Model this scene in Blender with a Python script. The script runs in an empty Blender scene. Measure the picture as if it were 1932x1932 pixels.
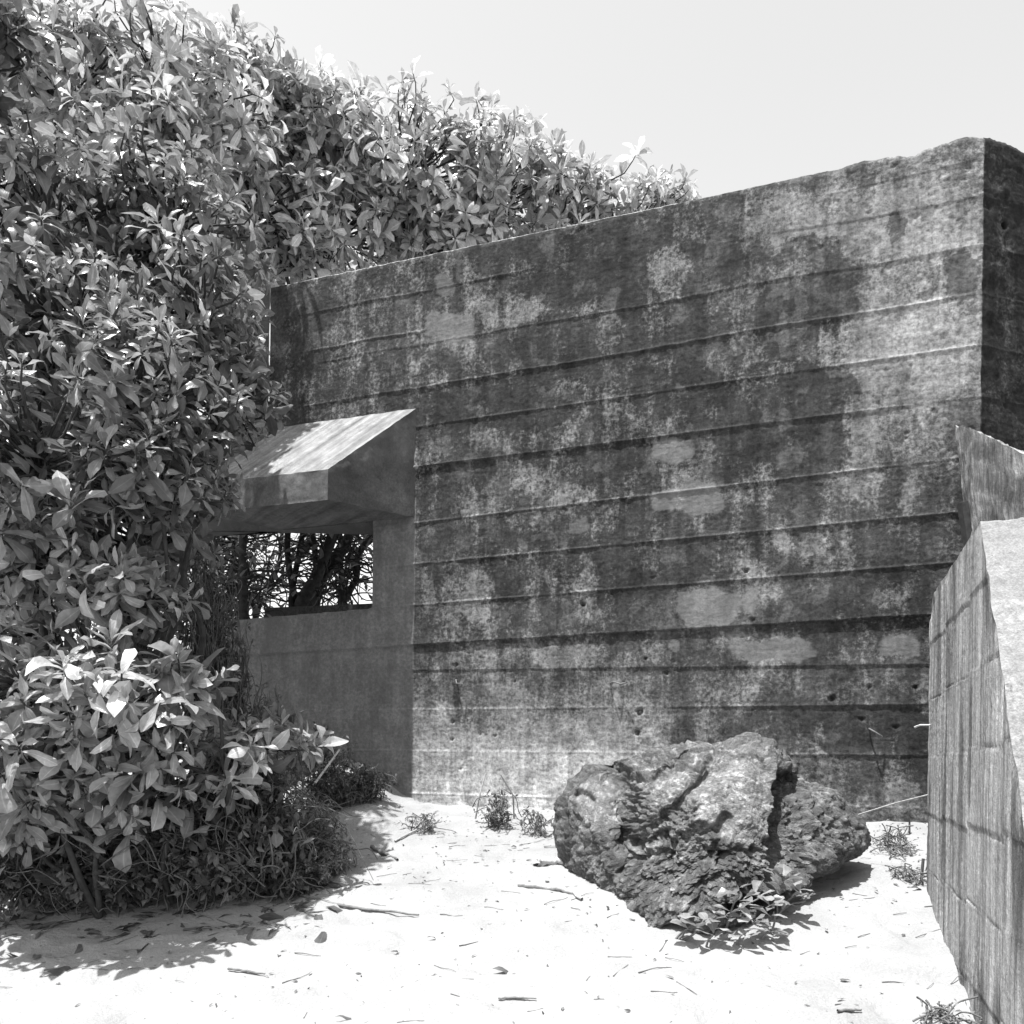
import bpy, math, random
import numpy as np
R = math.radians
random.seed(7); RNG = np.random.default_rng(11)
sc = bpy.context.scene
C = sc.collection

# ------------------------------------------------------------------ camera, light, exposure
F, CX, HY, ROLL, EYE = 1586.0, 966.0, 1408.0, R(0.7), 1.5   # focal length, horizon row (photo at 1932 px)
cd = bpy.data.cameras.new("camera"); cam = bpy.data.objects.new("camera", cd); C.objects.link(cam)
cam.location = (0, 0, EYE); cam.rotation_mode = 'YXZ'
from mathutils import Matrix, Vector
cam.rotation_mode = 'XYZ'
cam.rotation_euler = (Matrix.Rotation(-ROLL, 3, 'Y') @ Matrix.Rotation(R(90), 3, 'X')).to_euler()
cd.sensor_width = 36; cd.lens = 36 * F / 1932; cd.shift_y = (HY - 966) / 1932
cd.clip_end = 2000; cd.clip_start = .05
sc.camera = cam

SUN_EL, SUN_AZ = R(75), np.array([-.798, -.603])             # az: horizontal direction towards the sun
w = bpy.data.worlds.new("World"); sc.world = w; w.use_nodes = True
nt = w.node_tree; bg = nt.nodes["Background"]
sky = nt.nodes.new("ShaderNodeTexSky"); sky.sky_type = 'NISHITA'; sky.sun_disc = False
sky.sun_elevation = SUN_EL; sky.sun_rotation = math.atan2(SUN_AZ[0], SUN_AZ[1])
sky.dust_density = 1.6; sky.air_density = 1.0
bw = nt.nodes.new("ShaderNodeSeparateColor"); nt.links.new(sky.outputs[0], bw.inputs[0])   # a monochrome (blue-sensitive) photograph
nt.links.new(bw.outputs[2], bg.inputs[0]); bg.inputs[1].default_value = .13
sl = bpy.data.lights.new("sun", 'SUN'); sl.energy = 5.0; sl.angle = R(.53); sl.color = (1, 1, 1)
so = bpy.data.objects.new("sun", sl); C.objects.link(so)
sdir = Vector((SUN_AZ[0]*math.cos(SUN_EL), SUN_AZ[1]*math.cos(SUN_EL), math.sin(SUN_EL)))
so.rotation_euler = sdir.to_track_quat('Z', 'Y').to_euler(); so.location = (-6, -4, 12)
sc.view_settings.view_transform = 'Standard'; sc.view_settings.look = 'None'
sc.view_settings.exposure = 1.0; sc.view_settings.gamma = 1

# ------------------------------------------------------------------ helpers
cr, sr = math.cos(ROLL), math.sin(ROLL)
def ray(x, y):
    a, b = (x - CX)/F, -(y - HY)/F
    return np.array([a*cr - b*sr, 1.0, a*sr + b*cr])
EYEP = np.array([0, 0, EYE])
def at(x, y, Y): return EYEP + ray(x, y)*Y                     # the point at depth Y seen at photo pixel x, y
def onplane(x, y, p, n):
    r = ray(x, y); return EYEP + r*(np.dot(p - EYEP, n)/np.dot(r, n))
def project(P):                                               # world -> photo pixel
    q = P - EYEP; Y = q[..., 1]
    a = (q[..., 0]*cr + q[..., 2]*sr)/Y; b = (-q[..., 0]*sr + q[..., 2]*cr)/Y
    return CX + a*F, HY - b*F
_perm = np.random.default_rng(3).permutation(256); _perm = np.concatenate([_perm, _perm, _perm])
_grad = np.random.default_rng(5).normal(size=(256, 3)); _grad /= np.linalg.norm(_grad, axis=1)[:, None]
def pnoise(p):
    p = np.asarray(p, float); i = np.floor(p).astype(int); f = p - i; i &= 255
    u = f*f*f*(f*(f*6 - 15) + 10); out = 0
    for a in (0, 1):
        for b in (0, 1):
            for c in (0, 1):
                h = _perm[_perm[_perm[(i[..., 0]+a)] + i[..., 1]+b] + i[..., 2]+c]
                g = _grad[h]; d = f - np.array([a, b, c])
                wt = (u[..., 0] if a else 1-u[..., 0])*(u[..., 1] if b else 1-u[..., 1])*(u[..., 2] if c else 1-u[..., 2])
                out = out + wt*(g*d).sum(-1)
    return out*1.6
def fbm(p, o=5, gain=.5):
    s, a, t = 0, 1.0, 0
    p = np.asarray(p, float)
    for k in range(o):
        s = s + a*pnoise(p*2.03**k + 17.3*k); t += a; a *= gain
    return s/t
def voro(p):
    i = np.floor(p).astype(int); f = p - i; best = np.full(p.shape[:-1], 9.0); rid = np.zeros(p.shape[:-1])
    for a in (-1, 0, 1):
        for b in (-1, 0, 1):
            for c in (-1, 0, 1):
                j = (i + np.array([a, b, c])) & 255
                h = _perm[_perm[_perm[j[..., 0]] + j[..., 1]] + j[..., 2]]
                o = np.stack([_perm[h]/255., _perm[h+77]/255., _perm[h+151]/255.], -1) + np.array([a, b, c]) - f
                d = np.sqrt((o*o).sum(-1)); m = d < best
                best = np.where(m, d, best); rid = np.where(m, h/255., rid)
    return best, rid
def sst(a, b, x):
    t = np.clip((x - a)/(b - a), 0, 1); return t*t*(3 - 2*t)

def mesh_obj(name, V, faces, mat, parent=None, attrs=None, smooth=True):
    V = np.asarray(V, np.float32).reshape(-1, 3); faces = np.asarray(faces, np.int32)
    n = faces.shape[1]
    me = bpy.data.meshes.new(name)
    me.vertices.add(len(V)); me.vertices.foreach_set("co", V.ravel())
    me.loops.add(faces.size); me.loops.foreach_set("vertex_index", faces.ravel())
    me.polygons.add(len(faces)); me.polygons.foreach_set("loop_start", np.arange(0, faces.size, n, dtype=np.int32))
    me.polygons.foreach_set("use_smooth", np.full(len(faces), smooth))
    for k, v in (attrs or {}).items():
        at_ = me.attributes.new(k, 'FLOAT', 'POINT'); at_.data.foreach_set("value", np.asarray(v, np.float32).ravel())
    me.update(calc_edges=True); me.validate()
    me.materials.append(mat)
    o = bpy.data.objects.new(name, me); C.objects.link(o)
    if parent: o.parent = parent
    return o
def grid_faces(nu, nv, off=0, flip=False):
    a = np.arange(nu*nv).reshape(nu, nv)
    f = np.stack([a[:-1, :-1], a[1:, :-1], a[1:, 1:], a[:-1, 1:]], -1).reshape(-1, 4) + off
    return f[:, ::-1] if flip else f
def empty(name, loc, label=None, cat=None, group=None):
    o = bpy.data.objects.new(name, None); C.objects.link(o); o.location = loc; o.empty_display_size = .2
    return tag(o, label, cat, group)
def tag(o, label=None, cat=None, group=None, kind=None):
    if label: o['label'] = label
    if cat: o['category'] = cat
    if group: o['group'] = group
    if kind: o['kind'] = kind
    return o
def prism(poly, z0, z1, V, Fc, fn):                           # closed prism with quads only (caps as fans)
    n = len(poly); b = len(V)
    for z in (z0, z1):
        for (s, q) in poly: V.append(fn(s, q, z))
    for i in range(n):
        j = (i+1) % n; Fc.append((b+i, b+j, b+n+j, b+n+i))
    cs = np.mean([p[0] for p in poly]); cq = np.mean([p[1] for p in poly])
    V.append(fn(cs, cq, z0)); V.append(fn(cs, cq, z1)); c0 = b+2*n
    for i in range(n):
        j = (i+1) % n
        Fc.append((b+j, b+i, c0, c0)); Fc.append((b+n+i, b+n+j, c0+1, c0+1))
def bm_obj(name, V, Fc, mat, parent=None, smooth=False, attr=None):
    me = bpy.data.meshes.new(name)
    ff = []
    for f in Fc:
        g = []
        for i in f:
            if i not in g: g.append(int(i))
        ff.append(g)
    me.from_pydata([tuple(map(float, v)) for v in V], [], ff); me.update()
    import bmesh
    bm = bmesh.new(); bm.from_mesh(me); bmesh.ops.recalc_face_normals(bm, faces=bm.faces); bm.to_mesh(me); bm.free()
    if attr:
        for k, v in attr.items():
            a = me.attributes.new(k, 'FLOAT', 'POINT'); a.data.foreach_set("value", np.full(len(me.vertices), v, np.float32))
    for p in me.polygons: p.use_smooth = smooth
    me.materials.append(mat); o = bpy.data.objects.new(name, me); C.objects.link(o)
    if parent: o.parent = parent
    return o
def tubes(name, lines, mat, parent=None, sides=5, tone=.1):
    V, Fc, T = [], [], []; off = 0
    ang = np.arange(sides)*2*math.pi/sides
    for pts, rad in lines:
        pts = np.asarray(pts, float); n = len(pts)
        tan = np.gradient(pts, axis=0); tan /= np.linalg.norm(tan, axis=1)[:, None] + 1e-9
        ref = np.array([.31, .17, .93]) if abs(tan[0][2]) < .9 else np.array([1., .1, 0])
        a = np.cross(tan, ref); a /= np.linalg.norm(a, axis=1)[:, None] + 1e-9
        b = np.cross(tan, a)
        rad = np.interp(np.linspace(0, 1, n), np.linspace(0, 1, len(rad)), rad)
        P = pts[:, None] + rad[:, None, None]*(np.cos(ang)[None, :, None]*a[:, None] + np.sin(ang)[None, :, None]*b[:, None])
        V.append(P.reshape(-1, 3))
        i = np.arange(n-1)[:, None]*sides; j = np.arange(sides)[None]; k = (j+1) % sides
        Fc.append(np.stack([i+j, i+k, i+k+sides, i+j+sides], -1).reshape(-1, 4) + off)
        off += n*sides
    V = np.concatenate(V); Fc = np.concatenate(Fc)
    return mesh_obj(name, V, Fc, mat, parent, {"tone": np.full(len(V), tone)})
def wiggle(p, q, n=7, amp=.05, sag=0, rng=RNG):
    p, q = np.asarray(p, float), np.asarray(q, float); t = np.linspace(0, 1, n)[:, None]
    L = np.linalg.norm(q-p); o = rng.normal(size=(n, 3))*amp*L; o[0] = 0; o[-1] = 0
    o = (o + np.roll(o, 1, 0))*.6; o[0] = 0; o[-1] = 0
    P = p + (q-p)*t + o; P[:, 2] += sag*L*4*(t*(1-t))[:, 0]
    for _ in range(2):                                        # corner cutting, ends kept; then back to n points
        P = np.concatenate([P[:1], np.stack([P[:-1]*.75 + P[1:]*.25, P[:-1]*.25 + P[1:]*.75], 1).reshape(-1, 3), P[-1:]])
    if n < 6: P = P[np.round(np.linspace(0, len(P)-1, 2*n)).astype(int)]
    return P

# ------------------------------------------------------------------ materials
def newmat(name):
    m = bpy.data.materials.new(name); m.use_nodes = True
    return m, m.node_tree, m.node_tree.nodes["Principled BSDF"]
def N(nt, t, **kw):
    n = nt.nodes.new(t)
    for k, v in kw.items():
        if k in n.inputs: n.inputs[k].default_value = v
        else: setattr(n, k, v)
    return n
def mth(nt, op, a, b=None, c=None):
    n = nt.nodes.new("ShaderNodeMath"); n.operation = op
    for i, v in enumerate((a, b, c)):
        if v is None: continue
        if isinstance(v, (int, float)): n.inputs[i].default_value = v
        else: nt.links.new(v, n.inputs[i])
    return n.outputs[0]
def ramp(nt, x, lo, hi, a, b):
    n = nt.nodes.new("ShaderNodeMapRange"); n.inputs[1].default_value = lo; n.inputs[2].default_value = hi
    n.inputs[3].default_value = a; n.inputs[4].default_value = b; nt.links.new(x, n.inputs[0]); return n.outputs[0]
def noise(nt, vec, scale, detail=4, rough=.55):
    n = N(nt, "ShaderNodeTexNoise"); n.inputs["Scale"].default_value = scale; n.inputs["Detail"].default_value = detail
    n.inputs["Roughness"].default_value = rough; nt.links.new(vec, n.inputs["Vector"]); return n.outputs["Fac"]
def scaled(nt, vec, s):
    n = N(nt, "ShaderNodeVectorMath"); n.operation = 'MULTIPLY'; nt.links.new(vec, n.inputs[0]); n.inputs[1].default_value = s
    return n.outputs[0]
def concrete(name, speck=1.0, bump=.5, streak=(9, 9, 2.2), gain=1.0, sk=(.80, 1.2), bd=.006):
    m, nt, bs = newmat(name)
    co = N(nt, "ShaderNodeTexCoord").outputs["Object"]
    a = N(nt, "ShaderNodeAttribute"); a.attribute_name = "tone"
    n1 = noise(nt, co, 55, 5, .7); n2 = noise(nt, scaled(nt, co, streak), 3, 5, .62); n3 = noise(nt, co, 150, 3, .6)
    k1 = ramp(nt, n1, .33, .68, 1-.45*speck, 1+.5*speck)
    km = ramp(nt, noise(nt, co, 1.7, 3, .6), .40, .62, .15, 1.0)
    k1 = mth(nt, 'ADD', 1, mth(nt, 'MULTIPLY', km, mth(nt, 'SUBTRACT', k1, 1)))
    k2 = ramp(nt, n2, .35, .65, *sk)
    k3 = ramp(nt, n3, .4, .7, 1-.12*speck, 1+.18*speck)
    v = N(nt, "ShaderNodeTexVoronoi"); v.inputs["Scale"].default_value = 60; nt.links.new(co, v.inputs["Vector"])
    pit = ramp(nt, v.outputs["Distance"], .04, .14, .45, 1.0)
    col = mth(nt, 'MULTIPLY', a.outputs["Fac"], k1); col = mth(nt, 'MULTIPLY', col, k2); col = mth(nt, 'MULTIPLY', col, k3)
    pitm = noise(nt, co, 8, 2, .5); pm = ramp(nt, pitm, .52, .62, 0, 1)
    pp = mth(nt, 'ADD', 1, mth(nt, 'MULTIPLY', pm, mth(nt, 'SUBTRACT', pit, 1)))
    col = mth(nt, 'MULTIPLY', col, pp); col = mth(nt, 'MULTIPLY', col, gain)
    nt.links.new(col, bs.inputs["Base Color"]); bs.inputs["Roughness"].default_value = .92
    bs.inputs["Specular IOR Level"].default_value = .25
    h = mth(nt, 'ADD', mth(nt, 'MULTIPLY', n1, .6), mth(nt, 'MULTIPLY', n3, .35)); h = mth(nt, 'ADD', h, mth(nt, 'MULTIPLY', pp, .5))
    b = N(nt, "ShaderNodeBump"); b.inputs["Strength"].default_value = bump; b.inputs["Distance"].default_value = bd
    nt.links.new(h, b.inputs["Height"]); nt.links.new(b.outputs[0], bs.inputs["Normal"])
    return m
def tonemat(name, rough=.8, var=.3, scale=20, spec=.3, bump=0.):
    m, nt, bs = newmat(name)
    co = N(nt, "ShaderNodeTexCoord").outputs["Object"]
    a = N(nt, "ShaderNodeAttribute"); a.attribute_name = "tone"
    n1 = noise(nt, co, scale, 4, .6)
    nt.links.new(mth(nt, 'MULTIPLY', a.outputs["Fac"], ramp(nt, n1, .3, .7, 1-var, 1+var)), bs.inputs["Base Color"])
    bs.inputs["Roughness"].default_value = rough; bs.inputs["Specular IOR Level"].default_value = spec
    if bump:
        b = N(nt, "ShaderNodeBump"); b.inputs["Strength"].default_value = bump; b.inputs["Distance"].default_value = .01
        nt.links.new(n1, b.inputs["Height"]); nt.links.new(b.outputs[0], bs.inputs["Normal"])
    return m
def leafmat(name, rough=.30, trans=.3, spec=.6):
    m, nt, bs = newmat(name)
    a = N(nt, "ShaderNodeAttribute"); a.attribute_name = "tone"
    r = N(nt, "ShaderNodeAttribute"); r.attribute_name = "rib"
    co = N(nt, "ShaderNodeTexCoord").outputs["Object"]
    col = mth(nt, 'MULTIPLY', a.outputs["Fac"], ramp(nt, noise(nt, co, 30, 3, .6), .3, .7, .8, 1.2))
    col = mth(nt, 'MULTIPLY', col, ramp(nt, r.outputs["Fac"], .0, .12, 1.5, 1.0))
    nt.links.new(col, bs.inputs["Base Color"]); bs.inputs["Roughness"].default_value = rough
    bs.inputs["Specular IOR Level"].default_value = spec
    v = N(nt, "ShaderNodeAttribute"); v.attribute_name = "vein"
    b = N(nt, "ShaderNodeBump"); b.inputs["Strength"].default_value = .07; b.inputs["Distance"].default_value = .004
    nt.links.new(mth(nt, 'SINE', mth(nt, 'MULTIPLY', v.outputs["Fac"], 52)), b.inputs["Height"]); nt.links.new(b.outputs[0], bs.inputs["Normal"])
    tr = N(nt, "ShaderNodeBsdfTranslucent"); nt.links.new(mth(nt, 'MULTIPLY', col, 1.5), tr.inputs[0])
    mx = N(nt, "ShaderNodeMixShader"); mx.inputs[0].default_value = trans
    nt.links.new(bs.outputs[0], mx.inputs[1]); nt.links.new(tr.outputs[0], mx.inputs[2])
    nt.links.new(mx.outputs[0], nt.nodes["Material Output"].inputs[0])
    return m
def stained(name, bump=.8):
    m, nt, bs = newmat(name)
    co = N(nt, "ShaderNodeTexCoord").outputs["Object"]
    def att(k):
        a = N(nt, "ShaderNodeAttribute"); a.attribute_name = k; return a.outputs["Fac"]
    nA = noise(nt, scaled(nt, co, (1, 1, .9)), 3.4, 12, .70); nB = noise(nt, scaled(nt, co, (7, 7, .8)), 1.7, 8, .66)
    nC = noise(nt, co, 42, 5, .72); nD = noise(nt, co, 8, 6, .65); nE = noise(nt, scaled(nt, co, (1, 1, 9)), 5, 5, .65)
    mm = mth(nt, 'ADD', mth(nt, 'MULTIPLY', nA, .50), mth(nt, 'ADD', mth(nt, 'MULTIPLY', nB, .24), mth(nt, 'MULTIPLY', nC, .26)))
    thr = mth(nt, 'SUBTRACT', .60, mth(nt, 'MULTIPLY', att("cover"), .19))
    d = mth(nt, 'SUBTRACT', mm, thr)
    n = N(nt, "ShaderNodeMapRange"); n.interpolation_type = 'SMOOTHSTEP'; nt.links.new(d, n.inputs[0])
    n.inputs[1].default_value = -.062; n.inputs[2].default_value = .060
    lo, hi = att("lo"), att("hi")
    col = mth(nt, 'ADD', lo, mth(nt, 'MULTIPLY', n.outputs[0], mth(nt, 'SUBTRACT', hi, lo)))
    nP = noise(nt, scaled(nt, co, (1.3, 1.3, 1.0)), 4.1, 5, .52); nQ = noise(nt, scaled(nt, co, (11, 11, .55)), 1.3, 6, .6)
    col = mth(nt, 'ADD', col, mth(nt, 'MULTIPLY', mth(nt, 'MULTIPLY', ramp(nt, nP, .57, .60, 0, .30), mth(nt, 'GREATER_THAN', hi, 0)), mth(nt, 'SUBTRACT', mth(nt, 'MULTIPLY', hi, .85), col)))
    col = mth(nt, 'MULTIPLY', col, ramp(nt, nP, .39, .42, .72, 1.0)); col = mth(nt, 'MULTIPLY', col, ramp(nt, nQ, .36, .62, .76, 1.2))
    col = mth(nt, 'MULTIPLY', col, ramp(nt, nC, .34, .66, .55, 1.55)); col = mth(nt, 'MULTIPLY', col, ramp(nt, nD, .35, .65, .70, 1.32))
    col = mth(nt, 'MULTIPLY', col, ramp(nt, nE, .35, .65, .95, 1.05)); col = mth(nt, 'MULTIPLY', col, att("tone"))
    cm = mth(nt, 'MULTIPLY', att("calm"), .72); avg = mth(nt, 'MULTIPLY', mth(nt, 'ADD', lo, hi), .5)
    col = mth(nt, 'ADD', col, mth(nt, 'MULTIPLY', cm, mth(nt, 'SUBTRACT', avg, col)))
    nt.links.new(col, bs.inputs["Base Color"]); bs.inputs["Roughness"].default_value = .94; bs.inputs["Specular IOR Level"].default_value = .2
    h = mth(nt, 'ADD', mth(nt, 'MULTIPLY', nC, .8), mth(nt, 'ADD', mth(nt, 'MULTIPLY', nD, .8), mth(nt, 'MULTIPLY', nE, .12)))
    b = N(nt, "ShaderNodeBump"); b.inputs["Strength"].default_value = bump; b.inputs["Distance"].default_value = .006
    nt.links.new(h, b.inputs["Height"]); nt.links.new(b.outputs[0], bs.inputs["Normal"])
    return m
M_STAIN = stained("stained_concrete"); M_WALL = concrete("weathered_concrete", 1.0, .7); M_BLOCK = concrete("pale_board_concrete", 1.15, .8, (30, 30, 1.0), 1.0, (.6, 1.4))
M_SLOPE = concrete("sunlit_rough_concrete", 1.3, 1.0, (1, 1, 1)); M_HOOD = concrete("hood_concrete", .6, .4, (2.5, 1, 2.5))
M_ROCK = concrete("boulder_rock", 1.3, 1.0, (4, 4, 4), 1.25, (.7, 1.35), .02); M_LEAF = leafmat("glossy_leaf"); M_FINE = leafmat("dull_leaf", .55, .25, .3)
M_BARK = tonemat("bark", .9, .4, 25, .2, .5); M_DRY = tonemat("dry_twig", .9, .35, 40, .2); M_IRON = tonemat("rusted_iron", .7, .4, 40, .4)

# ------------------------------------------------------------------ plan of the bunker
D = np.array([.940, -.3412, 0]); D /= np.linalg.norm(D); NRM = np.array([D[1], -D[0], 0])   # along the wall to the right; out of the wall
A0 = at(775, 1497, 6.5); A0[2] = 0
def S(x, y): p = onplane(x, y, A0, NRM); return float(np.dot(p - A0, D)), float(p[2])     # pixel on the wall -> s, z
def W(s, q, z): return A0 + D*s - NRM*q + np.array([0, 0, z])                             # s along, q into the wall
ZT = np.mean([S(510, 543)[1], S(1200, 399)[1], S(1858, 262)[1]])
sL, sR = S(508, 700)[0], S(1853, 500)[0]
ZC = at(611, 942, 6.5)[2]; _A = S(787, 770)
def qdist(X, Y): return (X - A0[0])*NRM[0] + (Y - A0[1])*NRM[1]

# ------------------------------------------------------------------ ground
def ground_z(X, Y, fine=True):
    X, Y = np.asarray(X, float), np.asarray(Y, float); q = qdist(X, Y); s = (X - A0[0])*D[0] + (Y - A0[1])*D[1]
    qq = np.where(q > 5.6, 5.6 + np.tanh((q-5.6)/2)*2, q); qq = np.where(qq < -.4, -.4 + np.tanh((qq+.4)/2)*2, qq)
    z = 1.05 - .18*qq
    m = S(650, 1405)
    z = z + .34*np.exp(-((s - m[0])/.42)**2 - ((q - .1)/.45)**2)*(1) + .12*np.exp(-((s+.05)/.35)**2 - ((q-.7)/.4)**2)
    z = z - .06*np.exp(-((s-2.3)/1.2)**2 - ((q-.5)/.5)**2)
    P = np.stack([X, Y, 0*X], -1)
    z = z + .045*np.exp(-((X - 1.0)/.62)**2 - ((Y - 4.3)/.38)**2)      # sand banked round the boulder
    far = np.clip(1 - (np.hypot(X, Y-4) - 8)/30, .15, 1)
    z = z + .045*fbm(P*1.1, 3)*far
    if fine:
        near = sst(14, 8, np.hypot(X, Y-4))
        z = z + near*(.030*fbm(P*3.5+9, 3) - .018*sst(.25, .5, pnoise(P*5.5+2)) + .007*fbm(P*16, 2) + .004*np.abs(pnoise(P*np.array([7, 22, 1]))))
    return z
def axis_(lo, hi, step, far):
    a = list(np.arange(lo, hi, step)); st = step; x = a[-1]
    while x < far: st *= 1.22; x += st; a.append(x)
    st = step; x = lo
    b = []
    while x > -far: st *= 1.22; x -= st; b.append(x)
    return np.array(b[::-1] + a)
gx, gy = axis_(-4.2, 4.2, .024, 260), axis_(1.2, 8.0, .024, 260)
GX, GY = np.meshgrid(gx, gy, indexing='ij')
GP = np.stack([GX, GY, ground_z(GX, GY)], -1)
m, nt, bs = newmat("white_sand")
co = N(nt, "ShaderNodeTexCoord").outputs["Object"]
c = mth(nt, 'MULTIPLY', ramp(nt, noise(nt, co, 3, 4, .6), .3, .7, .235, .30), ramp(nt, noise(nt, co, 120, 3, .7), .3, .7, .9, 1.08))
c = mth(nt, 'MULTIPLY', c, ramp(nt, noise(nt, co, 26, 3, .7), .66, .74, 1.0, .45))
nt.links.new(c, bs.inputs["Base Color"]); bs.inputs["Roughness"].default_value = .95; bs.inputs["Specular IOR Level"].default_value = .2
b = N(nt, "ShaderNodeBump"); b.inputs["Strength"].default_value = .9; b.inputs["Distance"].default_value = .012
nt.links.new(noise(nt, co, 45, 4, .6), b.inputs["Height"]); nt.links.new(b.outputs[0], bs.inputs["Normal"])
M_SAND = m
tag(mesh_obj("sand_ground", GP, grid_faces(len(gx), len(gy)), M_SAND), kind='structure')

# ------------------------------------------------------------------ concrete bunker
BK = empty("concrete_bunker", W(1.2, .5, 1.0), "stained board-marked concrete bunker with a sloping hood over its lookout opening", "bunker")
BK.location = (0, 0, 0)
# board seams: photo ends (left, right), step (upper board proud) at left / right, fin
SEAMS = [((510, 607), (1000, 509), .010, .006, .004), ((507, 677), (795, 624), .000, .000, .006), ((1560, 366), (1855, 297), .000, .012, .002), ((1259, 480), (1855, 370), .004, .012, .000),
         ((795, 650), (1855, 462), .006, .014, .003), ((795, 731), (1842, 553), .014, -.004, .007),
         ((790, 805), (1842, 652), .004, .004, .006), ((790, 882), (1840, 749), .036, .004, .006),
         ((783, 987), (1830, 862), .000, .002, .008), ((777, 1065), (1815, 966), .000, .012, .008),
         ((777, 1142), (1776, 1063), .000, .000, .007), ((777, 1218), (1755, 1161), .045, .055, .002),
         ((777, 1265), (1749, 1254), .012, .016, .002), ((777, 1338), (1755, 1330), -.016, .022, .003),
         ((777, 1416), (1755, 1426), -.012, .012, .004), ((775, 1496), (1722, 1524), -.012, -.006, .003)]
seams = []
for a_, b_, st0, st1, fin in SEAMS:
    sa, za = S(*a_); sb, zb = S(*b_); seams.append((sa, za, sb, zb, st0, st1, fin))
# tone map of the stains, read off the photo row by row
gxs = [560, 700, 820, 920, 1020, 1120, 1220, 1320, 1420, 1520, 1620, 1720, 1820]
gys = [380, 460, 540, 620, 700, 780, 860, 940, 1020, 1100, 1180, 1240, 1300, 1370, 1450, 1510]
GT = np.array([
 [75, 70, 65, 70, 70, 70, 80, 85, 95, 100, 110, 118, 122], [72, 68, 62, 65, 65, 65, 75, 70, 100, 115, 120, 130, 135],
 [80, 78, 75, 80, 75, 70, 70, 100, 95, 100, 105, 130, 125], [80, 90, 105, 95, 85, 95, 80, 72, 95, 80, 115, 142, 130],
 [75, 85, 90, 75, 65, 70, 75, 62, 85, 76, 125, 132, 130], [78, 84, 68, 65, 70, 75, 75, 65, 85, 75, 105, 128, 110],
 [82, 84, 72, 70, 80, 75, 80, 85, 70, 75, 105, 100, 95], [100, 100, 85, 85, 90, 80, 85, 105, 85, 90, 105, 100, 90],
 [105, 105, 90, 85, 80, 85, 90, 92, 80, 95, 100, 90, 88], [110, 108, 85, 75, 80, 75, 80, 85, 95, 90, 80, 85, 85],
 [112, 112, 85, 80, 95, 85, 85, 108, 95, 80, 75, 72, 72], [115, 115, 102, 105, 105, 100, 100, 92, 105, 85, 90, 102, 95],
 [118, 118, 112, 115, 110, 105, 110, 105, 105, 108, 100, 95, 95], [125, 125, 132, 126, 125, 125, 130, 102, 90, 84, 80, 76, 76],
 [135, 135, 162, 166, 175, 175, 150, 120, 105, 100, 98, 86, 86], [140, 140, 172, 176, 180, 176, 150, 130, 128, 125, 120, 112, 110]], float)
def tonemap(px, py):
    fx = np.interp(px, gxs, np.arange(len(gxs))); fy = np.interp(py, gys, np.arange(len(gys)))
    i = np.clip(fx.astype(int), 0, len(gxs)-2); j = np.clip(fy.astype(int), 0, len(gys)-2); u = fx-i; v = fy-j
    g = GT[j, i]*(1-u)*(1-v) + GT[j, i+1]*u*(1-v) + GT[j+1, i]*(1-u)*v + GT[j+1, i+1]*u*v
    return g
TONE_K = .70
def lin(g): g = g/255.; return np.where(g < .04, g/12.92, ((g+.055)/1.055)**2.4)

s0 = S(360, 1200)[0]
scol = np.arange(s0, sR, .0125); scol = np.append(scol[:-1], sR); nF = len(scol)
D2 = np.array([.937, .350, 0]); N2 = np.array([.350, -.937, 0])
tcol = np.concatenate([np.arange(.012, .5, .012), np.arange(.5, 3.2, .04)])
base = np.concatenate([A0 + D*scol[:, None], A0 + D*sR + D2*tcol[:, None]])
ncol = len(base)
nrm = np.concatenate([np.repeat(NRM[None], nF, 0), np.repeat(N2[None], len(tcol), 0)])
k = np.arange(ncol) - (nF-1); blend = (np.clip(k/2.0, -1, 1)+1)/2
mask = np.abs(k) < 3
nrm[mask] = NRM*(1-blend[mask, None]) + N2*blend[mask, None]; nrm /= np.linalg.norm(nrm, axis=1)[:, None]
sval = np.concatenate([scol, sR + tcol]); nR = 680
zb = .55
erode = sst(2.4, 3.6, sval)                                   # the crest is chipped towards the right corner
P1 = np.stack([sval*3.0, 0*sval, 0*sval], -1)
ztop = ZT + .006*fbm(P1*3, 4) + .008*fbm(P1*9+3, 4, .7)*(.3+erode) + .03*sst(2.2, 3.9, sval) + erode*(.030*fbm(P1*1.2+5, 4) - .030*sst(.1, .5, pnoise(P1*1.6+3)))
drop = np.maximum(sval - sR, 0); ztop = ztop - .05*sst(.5, 2.2, drop)
tt = np.linspace(0, 1, nR)
Z = zb + (ztop[:, None] - zb)*tt[None]
SV = np.repeat(sval[:, None], nR, 1)
Pw = base[:, None] + Z[..., None]*np.array([0, 0, 1.])
px, py = project(Pw)
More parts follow.
